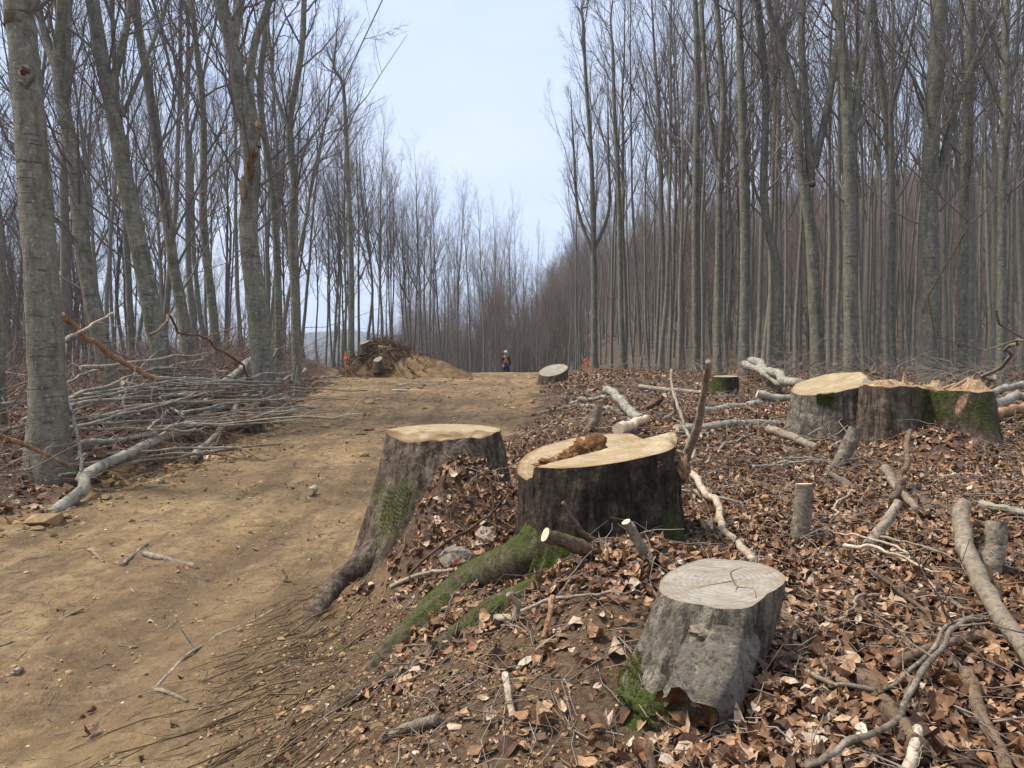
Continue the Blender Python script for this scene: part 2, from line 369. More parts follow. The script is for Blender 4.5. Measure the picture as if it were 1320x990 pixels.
# ------------------------------------------------------------------ trees
def grow(S, D, L, n, upc, wob, rng):
    """many branches at once: start S (B,3), direction D (B,3), length L (B,)"""
    B = len(S); t = np.linspace(0, 1, n)[None, :, None]
    up = np.array([0, 0, 1.0])
    path = S[:, None] + D[:, None] * L[:, None, None] * t + up * (upc * L)[:, None, None] * t ** 2
    w = np.cumsum(rng.normal(size=(B, n, 3)), axis=1) * (wob * L / n)[:, None, None]
    w -= w[:, :1]; return path + w
def spawn(Pn, Rn, L, m, t0, t1, ang, ratio, rng, rk=.6):
    B, n, _ = Pn.shape
    t = t0 + (t1 - t0) * (np.arange(m)[None] + rng.random((B, m))) / m
    f = t * (n - 1); i = np.minimum(f.astype(int), n - 2); fr = (f - i)[..., None]
    b = np.arange(B)[:, None]
    S = Pn[b, i] * (1 - fr) + Pn[b, i + 1] * fr
    T = norm(Pn[b, i + 1] - Pn[b, i]); r0 = (Rn[b, i] * (1 - fr[..., 0]) + Rn[b, i + 1] * fr[..., 0]) * rk
    q = norm(np.cross(T, rng.normal(size=T.shape)))
    a = ang[0] + (ang[1] - ang[0]) * rng.random((B, m, 1))
    D = T * np.cos(a) + q * np.sin(a)
    LL = L[:, None] * ratio * (1.15 - .75 * t) * (.6 + .8 * rng.random((B, m)))
    return S.reshape(-1, 3), norm(D.reshape(-1, 3)), LL.ravel(), r0.ravel()
def taper(r0, n, end=.25): return r0[:, None] * np.linspace(1, end, n)[None]
def crown_mesh(name, Pt, Rt, rng, n1=22,  t0=.42, ang1=(.4, .85), len1=.26, m2=7, m3=6, m4=3, forks=(), rmax=.036):
    """branches and twigs carried by the stem Pt; forks are extra heavy limbs (points, radii)"""
    mb = MB(); Hh = np.linalg.norm(Pt[-1] - Pt[0])
    stems = [(Pt, Rt, n1, t0)] + [(p, r, max(6, n1 // 2), .25) for p, r in forks]
    for p, r in forks: mb.add(*tubes(p, r, 9))
    for p, r, nn, tt in stems:
        Lh = np.array([np.linalg.norm(p[-1] - p[0])])
        S, D, L, r0 = spawn(p[None], r[None], np.maximum(Lh, Hh * .55), nn, tt, .99, ang1, len1, rng, .5)
        D[:, 2] = np.maximum(D[:, 2], .25); D = norm(D)
        r0 = np.clip(r0, .008, rmax)
        P1 = grow(S, D, L, 9, .32, .13, rng); R1 = taper(r0, 9, .2); mb.add(*tubes(P1, R1, 5))
        S, D, L2, r0 = spawn(P1, R1, L, m2, .18, .98, (.35, .9), .5, rng); r0 = np.clip(r0, .005, .02)
        P2 = grow(S, D, L2, 6, .22, .25, rng); R2 = taper(r0, 6, .3); mb.add(*tubes(P2, R2, 4))
        S, D, L3, r0 = spawn(P2, R2, L2, m3, .15, 1, (.3, .9), .55, rng); r0 = np.clip(r0, .003, .008)
        P3 = grow(S, D, np.maximum(L3, .25), 4, .15, .25, rng); R3 = taper(r0, 4, .4); mb.add(*tubes(P3, R3, 3))
        if m4:
            S, D, L4, r0 = spawn(P3, R3, np.maximum(L3, .25), m4, .2, 1, (.3, .8), .6, rng); r0 = np.clip(r0, .0022, .004)
            P4 = grow(S, D, np.maximum(L4, .2), 3, .1, .2, rng); mb.add(*tubes(P4, taper(r0, 3, .5), 3))
    return mb
def trunk_path(rng, h, lean=(0, 0), wob=.25, n=26, crook=0):
    t = np.linspace(0, 1, n)
    w = np.cumsum(rng.normal(size=(n, 2)), 0); w -= np.linspace(0, 1, n)[:, None] * w[-1]
    k = np.ones(5) / 5
    for c in range(2): w[:, c] = np.convolve(np.pad(w[:, c], 2, 'edge'), k, 'valid')
    w -= w[0]
    x = lean[0] * h * (t ** (1 - .3 * crook)) + w[:, 0] * wob * .35; y = lean[1] * h * t + w[:, 1] * wob * .35
    return np.stack([x, y, h * t], -1)
def trunk_radii(r0, n, flare=.45): 
    t = np.linspace(0, 1, n); return r0 * ((1 - t) ** .8 * .9 + .06) / .96 * (1 + flare * np.exp(-t * 45))
def trunk_mesh(mb, Pt, Rt, rng, k=10):
    V, F = tubes(Pt, Rt, k)
    V = V.reshape(len(Pt), k, 3); c = Pt[:, None]
    V = c + (V - c) * (1 + .05 * rng.normal(size=(len(Pt), k, 1)))
    mb.add(V.reshape(-1, 3), F)
TEMPL = []
def template(i, straight, low=False):
    rng = np.random.default_rng(100 + i); h = 17 + rng.normal() * .8
    lean = rng.normal(size=2) * (.015 if straight else .045)
    Pt = trunk_path(rng, h, lean, .22 if straight else .5, 24)
    Rt = trunk_radii(.125 if straight else .14, 24)
    Pt[0, 2] -= .25
    mt = MB(); trunk_mesh(mt, Pt, Rt, rng, 8)
    forks = []
    if i % 2:
        a = rng.integers(9, 13); d = norm(np.array([rng.normal(), rng.normal(), 3.2])); LL = h * .42
        fp = grow(Pt[a][None], d[None], np.array([LL]), 14, .18, .12, rng)[0]; forks = [(fp, Rt[a] * .75 * np.linspace(1, .12, 14))]
    cm = crown_mesh('crown', Pt, Rt, rng, 34 if low else 17 if straight else 21, .10 if low else .46 if straight else .36, (.35, .8) if straight else (.45, 1.0), .24 if straight else .27, 5 if low else 6, 5, 2 if (low or straight) else 3, forks)
    tm, cw = mt.mesh('trunk'), cm.mesh('crown'); tm.materials.append(M['bark_thin']); cw.materials.append(M['fartwig' if low else 'twig'])
    TEMPL.append((tm, cw))
for i in range(5): template(i, True)
for i in range(5, 9): template(i, False)
for i in range(9, 11): template(i, True, True)
GR, GL, GB = 'bare beech trees of the right-hand stand', 'bare beech trees on the left-hand slope', 'bare beech trees at the end of the track'
def place_tree(ti, x, y, s, sz, rz, tilt, label, group):
    e = link('beech_tree', None, loc=(x, y, hz(x, y) - .05), label=label, category='tree', group=group)
    e.rotation_euler = (tilt[0], tilt[1], rz); e.scale = (s, s, s * sz)
    tm, cw = TEMPL[ti]; link('trunk', tm, parent=e); link('crown', cw, parent=e)
    return e
# hero trees: stem followed through measured points at the tree's own distance
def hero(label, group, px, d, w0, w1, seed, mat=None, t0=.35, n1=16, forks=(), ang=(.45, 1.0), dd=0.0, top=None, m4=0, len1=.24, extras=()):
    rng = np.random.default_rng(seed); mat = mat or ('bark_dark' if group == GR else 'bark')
    b = G(px[0][0], px[0][1]) if d is None else P(px[0][0], px[0][1], d)
    d0 = b[1]; x0 = b[0]; g = hz(x0, d0)
    pts = [np.array([x0, d0, g - .3])] + [P(u, v, d0 + dd * k) for k, (u, v) in enumerate(px[1:], 1)]
    last, prev = pts[-1], pts[-2]
    tz = top or (g + 17.5)
    if last[2] < tz - 1:
        dr = norm((last - prev)[None])[0]; dr[:2] *= .6; dr = dr / dr[2]
        k = tz - last[2]; pts += [last + dr * k * .5 + rng.normal(size=3) * .15, last + dr * k + rng.normal(size=3) * .2]
    Pt = spline(pts, 300)[(np.linspace(0, 1, 56) ** 1.5 * 299).astype(int)]; n = len(Pt)
    r0, r1 = w0 * d0 / FPX / 2 * .86, w1 * d0 / FPX / 2 * .86            # radius low on the stem and where it leaves the frame
    zt = max(p[2] for p in pts[:len(px)]); zz = (Pt[:, 2] - g)
    Rt = np.interp(zz, [0, .6, zt - g, tz - g], [r0 * 1.02, r0, r1, min(.03, r1 * .5)])
    Rt = Rt * (1 + .38 * np.exp(-np.clip(zz, 0, 9) * 3.5))
    e = link('beech_tree', None, loc=(x0, d0, g), label=label, category='tree', group=group)
    mt = MB(); V, F = tubes(Pt, Rt, 14); V = V.reshape(n, 14, 3); c = Pt[:, None]
    flute = 1 + .10 * np.exp(-np.clip(zz, 0, 9) * 2.2)[:, None] * np.sin(np.arange(14) * 2 * math.pi / 14 * 4 + seed)[None] * 1.6 + .03 * rng.normal(size=(n, 14))
    mt.add((c + (V - c) * flute[..., None]).reshape(-1, 3), F)
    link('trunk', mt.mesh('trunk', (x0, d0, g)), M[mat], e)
    fk = []
    for fpx, fw0, fw1 in forks:
        fp = [P(u, v, d0 + .15 * k) for k, (u, v) in enumerate(fpx)]
        dr = norm((fp[-1] - fp[-2])[None])[0]; fp.append(fp[-1] + dr * 2.5 + np.array([0, 0, .6]))
        fp = spline(fp, 16); fr = np.interp(np.linspace(0, 1, 16), [0, .7, 1], [fw0 * d0 / FPX / 2, fw1 * d0 / FPX / 2, .012])
        lm = MB(); lm.add(*tubes(fp, fr, 9)); link('limb', lm.mesh('limb', (x0, d0, g)), M[mat], e); fk.append((fp, fr))
    rng2 = np.random.default_rng(seed + 5)
    cb = MB()
    for p, r, nn, tt in [(Pt, Rt, n1, t0)] + [(p, r, 6, .3) for p, r in fk]:
        c = crown_mesh('crown', p, r, rng2, nn, tt, ang, len1, 6, 5, m4, (), .024 if d0 < 16 else .03)
        off = cb.n; cb.v += c.v; cb.a += c.a; cb.f += [f + off for f in c.f]; cb.n += c.n
    link('crown', cb.mesh('crown', (x0, d0, g)), M['twig'], e)
    return e
T1 = hero('thick pale grey beech trunk with knot hole, nearest tree at the left edge', GL, [(62, 640), (62, 520), (55, 380), (42, 200), (28, 40), (22, -40)], 8.0, 52, 38, 1, t0=.74, n1=12)
hero('beech trunk cut off by the left edge of the picture', GL, [(-8, 580), (-6, 480), (-10, 300), (-30, 0)], 9.0, 26, 22, 2, t0=.7, n1=10)
hero('dark leaning beech just right of the thick left-edge trunk', GL, [(150, 505), (128, 430), (108, 330), (96, 215), (76, 100), (80, 0)], 13.5, 25, 15, 3, forks=[([(76, 100), (60, 50), (48, 0)], 12, 8)])
hero('leaning grey beech with steep forks behind the middle of the brush pile', GL, [(222, 490), (200, 420), (182, 330), (163, 240), (143, 130), (122, 20)], 14, 29, 19, 4, forks=[([(142, 120), (160, 50), (168, 0)], 11, 7), ([(158, 150), (195, 60), (215, 0)], 6, 4)])
T5 = hero('large pale beech with torn scar and fork beside the brush pile', GL, [(345, 492), (332, 400), (320, 300), (325, 210), (308, 110), (297, 50), (283, -10)], 15, 33, 18, 5, forks=[([(300, 60), (306, 20), (314, -20)], 13, 10), ([(331, 190), (322, 110), (330, 50), (348, 0)], 12, 9), ([(332, 242), (360, 220), (400, 180), (432, 128)], 4, 2)])
hero('slim dark beech left of the large scarred beech', GL, [(247, 470), (238, 420), (222, 330), (205, 210), (190, 100), (175, 0)], 17, 17, 11, 6)
hero('dark crooked beech with short snag right of the large scarred beech', GL, [(383, 462), (380, 380), (376, 300), (380, 240), (373, 165), (388, 70), (392, 0)], 19, 14, 8, 7, len1=.13, ang=(.35, .7), forks=[([(375, 170), (355, 120), (348, 60)], 6, 4)])
hero('straight beech behind the orange marker stake on the left bank', GL, [(452, 450), (453, 360), (450, 260), (446, 170), (442, 110)], 31, 10, 5, 8, top=14.6, m4=2, len1=.16, ang=(.35, .7))
hero('twin-leaning slim beech behind the left brush pile', GL, [(283, 452), (272, 380), (262, 280), (262, 150), (250, 30)], 20, 13, 8, 9)
hero('slender beech close behind the large scarred beech', GL, [(360, 462), (358, 360), (352, 250), (335, 120), (345, 10)], 20, 12, 8, 10)
hero('thick dark beech with rising side limb on the right', GR, [(1200, 492), (1199, 350), (1198, 260), (1203, 130), (1210, 10)], 20, 27, 20, 11, t0=.4, forks=[([(1206, 240), (1235, 130), (1270, 50), (1295, 0)], 9, 6)])
hero('tall straight beech with steep side stem right of the forked leaning beech', GR, [(1098, 486), (1096, 350), (1095, 230), (1090, 110), (1080, 0)], 20, 22, 13, 12, t0=.4, forks=[([(1098, 180), (1110, 90), (1122, 0)], 9, 6)])
hero('leaning beech with several forked stems right of centre', GR, [(1056, 490), (1050, 380), (1044, 290), (1030, 200), (1026, 130), (1008, 60), (990, 0)], 21, 21, 9, 13, t0=.4, forks=[([(1046, 240), (1040, 150), (1033, 60), (1035, 0)], 11, 8), ([(1050, 215), (1068, 130), (1080, 50), (1080, 0)], 10, 7)])
hero('straight slim beech above the mossy little stump', GR, [(958, 484), (960, 330), (957, 180), (954, 60), (953, 0)], 22, 15, 10, 14, t0=.45)
hero('very straight thin beech in the middle of the right stand', GR, [(897, 478), (896, 300), (898, 140), (897, 20)], 27, 11, 8, 15, t0=.45)
hero('solitary tall beech at the edge of the clearing against the sky', GR, [(766, 482), (766, 400), (765, 310), (762, 200), (755, 100), (752, 30)], 36, 10, 4, 16, t0=.42, top=18.6, m4=3, n1=24, len1=.17, ang=(.35, .7), forks=[([(764, 325), (745, 270), (740, 200)], 5, 3), ([(767, 320), (785, 270), (784, 190)], 5, 3)])
hero('dark slim beech near the right edge of the picture', GR, [(1290, 492), (1291, 380), (1292, 240), (1296, 100), (1297, 0)], 19, 13, 10, 17, t0=.45)
hero('dark beech left of the thick right-hand trunk', GR, [(1152, 488), (1148, 380), (1150, 260), (1140, 140), (1128, 30)], 23, 11, 8, 18, t0=.45)
hero('beech with bent stem just right of the thick right-hand trunk', GR, [(1240, 488), (1242, 370), (1243, 260), (1248, 120), (1252, 0)], 21, 15, 11, 19, t0=.42)
hero('slender beech second from the solitary tall one', GR, [(803, 482), (800, 380), (798, 260), (792, 140), (790, 70)], 34, 9, 5, 20, t0=.45, top=18, m4=2)
hero('pair-stemmed beech left of the straight slim one', GR, [(925, 482), (926, 340), (928, 220), (932, 120), (925, 20)], 24, 11, 8, 21, t0=.42, forks=[([(928, 240), (912, 130), (905, 20)], 6, 5)])
hero('beech left of the leaning forked beech', GR, [(1002, 488), (1003, 360), (985, 260), (987, 120), (978, 10)], 22, 14, 9, 22, t0=.42)
# the many others, standing where the stands are
rng = np.random.default_rng(7)
taken = []
def scatter(n, xf, yf, ok, spacing, label, group, kinds, tilt=(0, 0), smin=.85, smax=1.15):
    c = tries = 0
    while c < n and tries < n * 60:
        tries += 1
        x, y = xf(), yf()
        if not ok(x, y) or any((x - a) ** 2 + (y - b) ** 2 < spacing ** 2 for a, b in taken): continue
        taken.append((x, y)); c += 1
        s = rng.uniform(smin, smax)
        place_tree(int(rng.choice(kinds)), x, y, s * (q := rng.uniform(.5, .95)), rng.uniform(.95, 1.08) / q, rng.uniform(0, 6.28), (tilt[0] + rng.normal() * .02, tilt[1] + rng.normal() * .035), label, group)
front = lambda x: np.interp(x, [3, 4, 7, 10, 16, 30], [43, 38, 29, 21.5, 18.5, 17.5])
skyline = lambda x: np.interp(x, [-12, -9, -7, -4.3, -3, 2, 5, 8], [38, 42, 49, 57, 61, 71, 74, 60])
scatter(122, lambda: rng.uniform(3, 46), lambda: 18 + 29 * rng.random() ** 1.1, lambda x, y: y > front(x) + .8 and abs(x) < .74 * y + 1, 1.0, 'beech', GR, [0, 1, 2, 3, 4, 1, 3])
scatter(64, lambda: rng.uniform(-34, -6), lambda: rng.uniform(11, 52), lambda x, y: x < -7.2 - .17 * max(0, y - 18) and abs(x) < .74 * y + 1 and not (y < 17 and x > -8.4), 1.3, 'beech', GL, [5, 6, 7, 8, 1, 3], (0, -.07), .8, 1.1)
scatter(38, lambda: rng.uniform(-14, -5), lambda: rng.uniform(37, 62), lambda x, y: y > skyline(x), .9, 'beech', GB, [0, 1, 2, 3, 4, 5], (0, 0), .82, .95)
scatter(54, lambda: rng.uniform(-10, 9), lambda: rng.uniform(50, 96), lambda x, y: y > skyline(x), 1.1, 'beech', GB, [0, 2, 3, 4, 9, 10], (0, 0), .8, 1.0)
# every trunk gets words that single it out: counted from the nearest tree that has a look of its own
ORD = 'first second third fourth fifth sixth seventh eighth ninth tenth eleventh twelfth thirteenth fourteenth fifteenth sixteenth seventeenth eighteenth nineteenth twentieth'.split()
ORD += ['twenty-' + o for o in ORD[:9]] + ['thirtieth'] + ['thirty-' + o for o in ORD[:9]] + ['fortieth'] + ['forty-' + o for o in ORD[:9]] + ['fiftieth'] + ['fifty-' + o for o in ORD[:9]]
def label_trees():
    seen = lambda o: CU + FPX * o.location.x / o.location.y
    REF = {GR: [(-999, 'edge of the clearing'), (766, 'solitary tall beech'), (803, 'slender second beech'), (897, 'very straight thin beech'), (925, 'pair-stemmed beech'), (958, 'straight slim beech'), (1002, 'beech beside the leaning forked one'), (1056, 'leaning forked beech'), (1098, 'tall beech with steep side stem'), (1152, 'dark beech beside the thickest trunk'), (1200, 'thickest dark beech'), (1240, 'bent-stemmed beech'), (1290, 'dark slim beech at the edge')],
           GL: [(-999, 'left picture edge'), (62, 'thick nearest beech'), (150, 'dark leaning beech'), (222, 'leaning grey beech behind the brush'), (247, 'slim dark beech'), (283, 'twin-leaning slim beech'), (345, 'large scarred beech'), (383, 'dark crooked beech'), (452, 'beech behind the marker stake')],
           GB: [(-999, 'left end of the heap'), (470, 'top of the spoil heap'), (540, 'middle of the spoil heap'), (610, 'foot of the spoil heap'), (652, 'standing person'), (713, 'far pale stump')]}
    for g, side in ((GR, 'right'), (GL, 'left'), (GB, 'far')):
        count = {}
        for o in sorted([o for o in COL.objects if o.get('group') == g and o.get('label') == 'beech'], key=seen):
            ref = [n for x, n in REF[g] if x <= seen(o)][-1]; k = count[ref] = count.get(ref, 0) + 1
            look = ('thin' if o.scale[0] < .62 else 'slender' if o.scale[0] < .8 else 'sturdier')
            where = 'behind' if g != GB else 'standing'
            o['label'] = f'{look} bare beech, {ORD[k - 1]} trunk {where} and right of the {ref}' if g != GB else f'{look} far bare beech, {ORD[k - 1]} trunk rightwards from above the {ref}'
label_trees()
# woods farther off that read as one mass
def far_wood():
    r = np.random.default_rng(12); pts = []
    while len(pts) < 1900:
        x, y = r.uniform(-60, 190), 46 + 180 * r.random() ** 1.3
        if (x < 9 and y < 96) or (x < -15 and y < 90): continue
        if abs(x) > .85 * y: continue
        pts.append((x, y))
    for _ in range(190): pts.append((r.uniform(-70, -20), r.uniform(30, 75)))
    for _ in range(120): pts.append((r.uniform(-16, 10), r.uniform(84, 125)))
    pts = np.array(pts); z = H(pts[:, 0], pts[:, 1]) - .3
    me = bpy.data.meshes.new('far_wood'); me.from_pydata(np.column_stack([pts, z]).tolist(), [], [])
    o = link('far_wood', me, kind='stuff', label='bare brown beech wood covering the far hillside', category='woodland')
    ng = bpy.data.node_groups.new('far_wood', 'GeometryNodeTree')
    ng.interface.new_socket('Geometry', in_out='INPUT', socket_type='NodeSocketGeometry'); ng.interface.new_socket('Geometry', in_out='OUTPUT', socket_type='NodeSocketGeometry')
    N = ng.nodes; gi = N.new('NodeGroupInput'); go = N.new('NodeGroupOutput')
    trees = [x for x in COL.objects if x.name.startswith('beech_tree')]
    geo = N.new('GeometryNodeGeometryToInstance')
    for k, ti in enumerate((9, 10, 9, 0)):
        tr = next(x for x in trees if any(c.data == TEMPL[ti][0] for c in x.children)); j = N.new('GeometryNodeJoinGeometry')
        for ch in tr.children:
            oi = N.new('GeometryNodeObjectInfo'); oi.inputs[0].default_value = ch; ng.links.new(oi.outputs['Geometry'], j.inputs[0])
        g2 = N.new('GeometryNodeGeometryToInstance'); ng.links.new(j.outputs[0], g2.inputs[0]); 
        if k == 0: jj = N.new('GeometryNodeJoinGeometry')
        ng.links.new(g2.outputs[0], jj.inputs[0])
    ip = N.new('GeometryNodeInstanceOnPoints'); ip.inputs['Pick Instance'].default_value = True
    ng.links.new(gi.outputs[0], ip.inputs['Points']); ng.links.new(jj.outputs[0], ip.inputs['Instance'])
    def rnd(typ, lo, hi, seed):
        q = N.new('FunctionNodeRandomValue'); q.data_type = typ
        si = {'FLOAT': (2, 3), 'FLOAT_VECTOR': (0, 1), 'INT': (4, 5)}[typ]
        q.inputs[si[0]].default_value = lo; q.inputs[si[1]].default_value = hi; q.inputs['Seed'].default_value = seed
        return q.outputs[{'FLOAT': 1, 'FLOAT_VECTOR': 0, 'INT': 2}[typ]]
    ng.links.new(rnd('INT', 0, 3, 1), ip.inputs['Instance Index'])
    ng.links.new(rnd('FLOAT_VECTOR', (-.03, -.03, 0), (.03, .03, 6.28), 2), ip.inputs['Rotation'])
    ng.links.new(rnd('FLOAT', .62, .95, 3), ip.inputs['Scale'])
    ng.links.new(ip.outputs[0], go.inputs[0])
    md = o.modifiers.new('far_wood', 'NODES'); md.node_group = ng
far_wood()
# ------------------------------------------------------------------ stumps
def per(table, th):
    a = np.array([t[0] for t in table], float); b = np.array([t[1] for t in table], float)
    o = np.argsort(a); a, b = a[o], b[o]
    return np.interp(np.degrees(th) % 360, np.r_[a[-1] - 360, a, a[0] + 360], np.r_[b[-1], b, b[0]])
def tufts(parent, pts, nrm, n, size, rng, name='moss', mat='mosstuft'):
    i = rng.integers(0, len(pts), n); p = pts[i] + rng.normal(size=(n, 3)) * size * .6; d = norm(nrm[i] + rng.normal(size=(n, 3)) * .55)
    s = norm(np.cross(d, rng.normal(size=(n, 3)))) * size * .28; L = size * rng.uniform(.6, 1.5, (n, 1))
    V = np.stack([p - s - d * size * .3, p + s - d * size * .3, p + d * L], 1).reshape(-1, 3)
    return link(name, mesh_np(name, V, [np.arange(3 * n).reshape(-1, 3)], False), M[mat], parent, kind='stuff')
def lump(c, rad, seed, amp=.25, nu=26, nv=16, fr=1.6):
    th = np.arange(nu) * 2 * math.pi / nu; ph = np.linspace(.02, math.pi - .02, nv)
    T, F_ = np.meshgrid(th, ph)
    d = np.stack([np.cos(T) * np.sin(F_), np.sin(T) * np.sin(F_), np.cos(F_)], -1)
    k = 1 + amp * (fbm(d[..., 0] * fr + d[..., 2] * 1.3 * fr + 7, d[..., 1] * fr - d[..., 2] * .9 * fr, seed, 4)) * 2
    V = np.asarray(c) + d * k[..., None] * np.asarray(rad)
    i = np.arange(nv - 1)[:, None] * nu; j = np.arange(nu)[None]; j2 = (j + 1) % nu
    return V.reshape(-1, 3), np.stack([i + j, i + nu + j, i + nu + j2, i + j2], -1).reshape(-1, 4)
def stump(label, cx, cy, zt, outline, tilt, flare, bark, cutm, seed, cap=None, rotf=None, moss=None, K=128, NZ=30, group=None, grain=1.0, edge=0.0, pw=2.0, bump=1.0, shift=(0, 0)):
    rng = np.random.default_rng(seed)
    th = np.arange(K) * 2 * math.pi / K; rt = per(outline, th); fl = per(flare, th)
    rt = np.convolve(np.r_[rt[-3:], rt, rt[:3]], np.ones(7) / 7, 'valid') * (1 + .035 * fbm(th * 0 + np.cos(th) * 3, np.sin(th) * 3, seed, 3))
    capf = cap or (lambda x, y, q: 0 * x)
    x1, y1 = rt * np.cos(th), rt * np.sin(th)
    ztop = tilt[0] * x1 + tilt[1] * y1 + capf(x1, y1, np.ones(K)) - edge * np.abs(fbm(np.cos(th) * 4, np.sin(th) * 4, seed + 2, 3))
    xb, yb = x1 * (1 + fl) + shift[0], y1 * (1 + fl) + shift[1]
    zb = H(cx + xb, cy + yb) - zt - .1
    rows = []; att = []
    for s in np.linspace(0, 1, NZ):
        rr = rt * (1 + fl * s ** pw); z = ztop + (zb - ztop) * s
        ridge = .06 * fbm(np.cos(th) * 5 + 9, np.sin(th) * 5 + z * .9, seed + 4, 3) + .035 * fbm(np.cos(th) * 17, np.sin(th) * 17 + z * 2.5, seed + 6, 3) + .012 * fbm(np.cos(th) * 30 + z * 40, np.sin(th) * 30, seed + 8, 2)
        rr = rr * (1 + grain * bump * ridge * min(1, s * 6))
        rows.append(np.stack([rr * np.cos(th) + shift[0] * s, rr * np.sin(th) + shift[1] * s, z], -1))
        att.append(np.clip(moss(rr * np.cos(th), rr * np.sin(th), s), 0, 1) if moss else np.zeros(K))
    V = np.array(rows).reshape(-1, 3); i = np.arange(NZ - 1)[:, None] * K; j = np.arange(K)[None]; j2 = (j + 1) % K
    Fb = np.stack([i + j, i + K + j, i + K + j2, i + j2], -1).reshape(-1, 4)
    e = link('tree_stump', None, loc=(cx, cy, zt), label=label, category='stump')
    if group: e['group'] = group
    A = np.array(att).reshape(-1)
    link('bark', mesh_np('bark', V, [Fb], True, {'moss': A}), M[bark], e)
    q = np.linspace(0, 1, 26) ** .8
    cx_ = q[:, None] * x1; cy_ = q[:, None] * y1
    cz = tilt[0] * cx_ + tilt[1] * cy_ + capf(cx_, cy_, q[:, None] * np.ones(K)) + .004 * fbm(cx_ * 14, cy_ * 14, seed + 1, 3)
    cz[-1] = ztop
    Vc = np.stack([cx_, cy_, cz], -1).reshape(-1, 3); i = np.arange(25)[:, None] * K
    Fc = np.stack([i + j, i + K + j, i + K + j2, i + j2], -1).reshape(-1, 4)
    rot = np.clip(rotf(cx_, cy_), 0, 1).ravel() if rotf else np.zeros(len(Vc))
    link('cut_face', mesh_np('cut_face', Vc, [Fc], True, {'rim': np.repeat(q, K), 'rot': rot}), M[cutm], e)
    if A.max() > .5:
        nr = norm(V * np.array([1, 1, .2])); sel = np.nonzero(A > .55)[0]
        tufts(e, V[sel], nr[sel], 2600, .006 if cy < 6 else .011, rng)
    return e
def add_root(e, pts, r0, r1, mat, seed, mossv=.0, flat=1.0, n=40, k=14, name='root'):
    rng = np.random.default_rng(seed); Pn = spline(pts, n); Pn[:, 2] -= np.linspace(.15, .1, n) * np.linspace(r0, r1, n)
    Rn = np.linspace(r0, r1, n) * (1 + .12 * fbm(np.linspace(0, 5, n), np.zeros(n), seed, 3))
    V, F = tubes(Pn, Rn, k); V = V.reshape(n, k, 3); c = Pn[:, None]
    V = c + (V - c) * (1 + .10 * 1.6 * fbm(np.arange(n)[:, None] * .06 + np.cos(np.arange(k) * 2 * math.pi / k)[None] * 2 + np.zeros((n, k)), np.sin(np.arange(k) * 2 * math.pi / k)[None] * 2.4 + np.zeros((n, k)), seed + 3, 3))[..., None]
    mo = np.clip(mossv * np.interp(np.linspace(0, 1, n), [0, .55, .8, 1], [1, 1, .35, 0]), 0, 1)
    A = (mo[:, None] * np.clip(.35 + (V - c)[..., 2] / Rn[:, None], 0, 1)).ravel()
    V = V.reshape(-1, 3) - np.array(e.location)
    o = link(name, mesh_np(name, V, [F], True, {'moss': A}), M[mat], e)
    if mossv > .3:
        sel = np.nonzero(A > .5)[0]
        if len(sel): tufts(o, V[sel], norm((V - (np.repeat(Pn, k, 0) - np.array(e.location)))[sel]), 1800, .005, rng)
    return o
def gp(u, v, up=0): return G(u, v, up)
def part_mesh(e, name, VF, mat, **kw):
    mb = MB()
    for V, F in VF: mb.add(V, F)
    return link(name, mb.mesh(name, tuple(e.location) if kw.pop('world', True) else (0, 0, 0)), M[mat], e)
# --- stump A: big dark one with rotten heart
def capA(x, y, q):
    s = (y + .10) - .42 * x                        # distance behind the felling hinge
    step = .06 * sm((.012 - s) / .02) - .025 * sm((s - .02) / .06) * sm((.36 - s) / .1)
    ho = np.exp(-((x + .10 - .5 * (y - .08)) / .20) ** 2 - ((y - .06 - .25 * x) / .07) ** 2)
    return step - .035 * ho * (1 + fbm(x * 20, y * 20, 5, 3)) - .10 * sm((x - .36) / .08) * sm((.05 - y) / .2)
def rotA(x, y):
    return .8 * np.exp(-(((y + .10) - .42 * x - .012) / .02) ** 2) * (.4 + fbm(x * 25, y * 25, 6, 3)) + 1.15 * np.exp(-((x + .10) / .26) ** 2 - ((y - .02 - .3 * x) / .075) ** 2) + 1.1 * fbm(x * 16, y * 16, 4, 3) * np.exp(-((x + .05) / .4) ** 2 - ((y - .0) / .22) ** 2)
A = stump('large dark-barked stump with brown rotten heart in the middle foreground', .45, 4.02, 1.115,
    [(0, .43), (25, .42), (60, .42), (90, .43), (120, .42), (150, .42), (180, .42), (215, .42), (245, .38), (270, .36), (300, .38), (325, .43), (345, .40)], (.13, .16),
    [(0, .10), (60, .1), (120, .1), (180, .16), (205, .2), (225, .42), (240, .30), (262, .12), (290, .10), (318, .32), (332, .12), (345, .2)], 'wetbark', 'cut', 11, capA, rotA,
    lambda x, y, s: 1.1 * sm((s - .45) / .3) * sm((-x - .02) / .15) * sm((-y + .12) / .1) + .6 * sm((s - .3) / .4) * np.exp(-((x - .33) / .09) ** 2) * (y < 0), K=180, NZ=44, bump=1.3)
hc = np.array([.40, 4.06, 1.10])
part_mesh(A, 'rotten_heart', [lump(hc + np.array([.02, .03, .03]), (.085, .06, .075), 3, .55, 30, 20, 2.6), lump(hc + np.array([-.10, -.03, 0]), (.06, .045, .03), 5, .6, 22, 14, 3), lump(hc + np.array([-.2, -.06, -.02]), (.07, .04, .022), 8, .6, 22, 14, 3), lump(hc + np.array([.075, .02, .02]), (.05, .045, .05), 15, .6, 22, 14, 3)], 'rot')
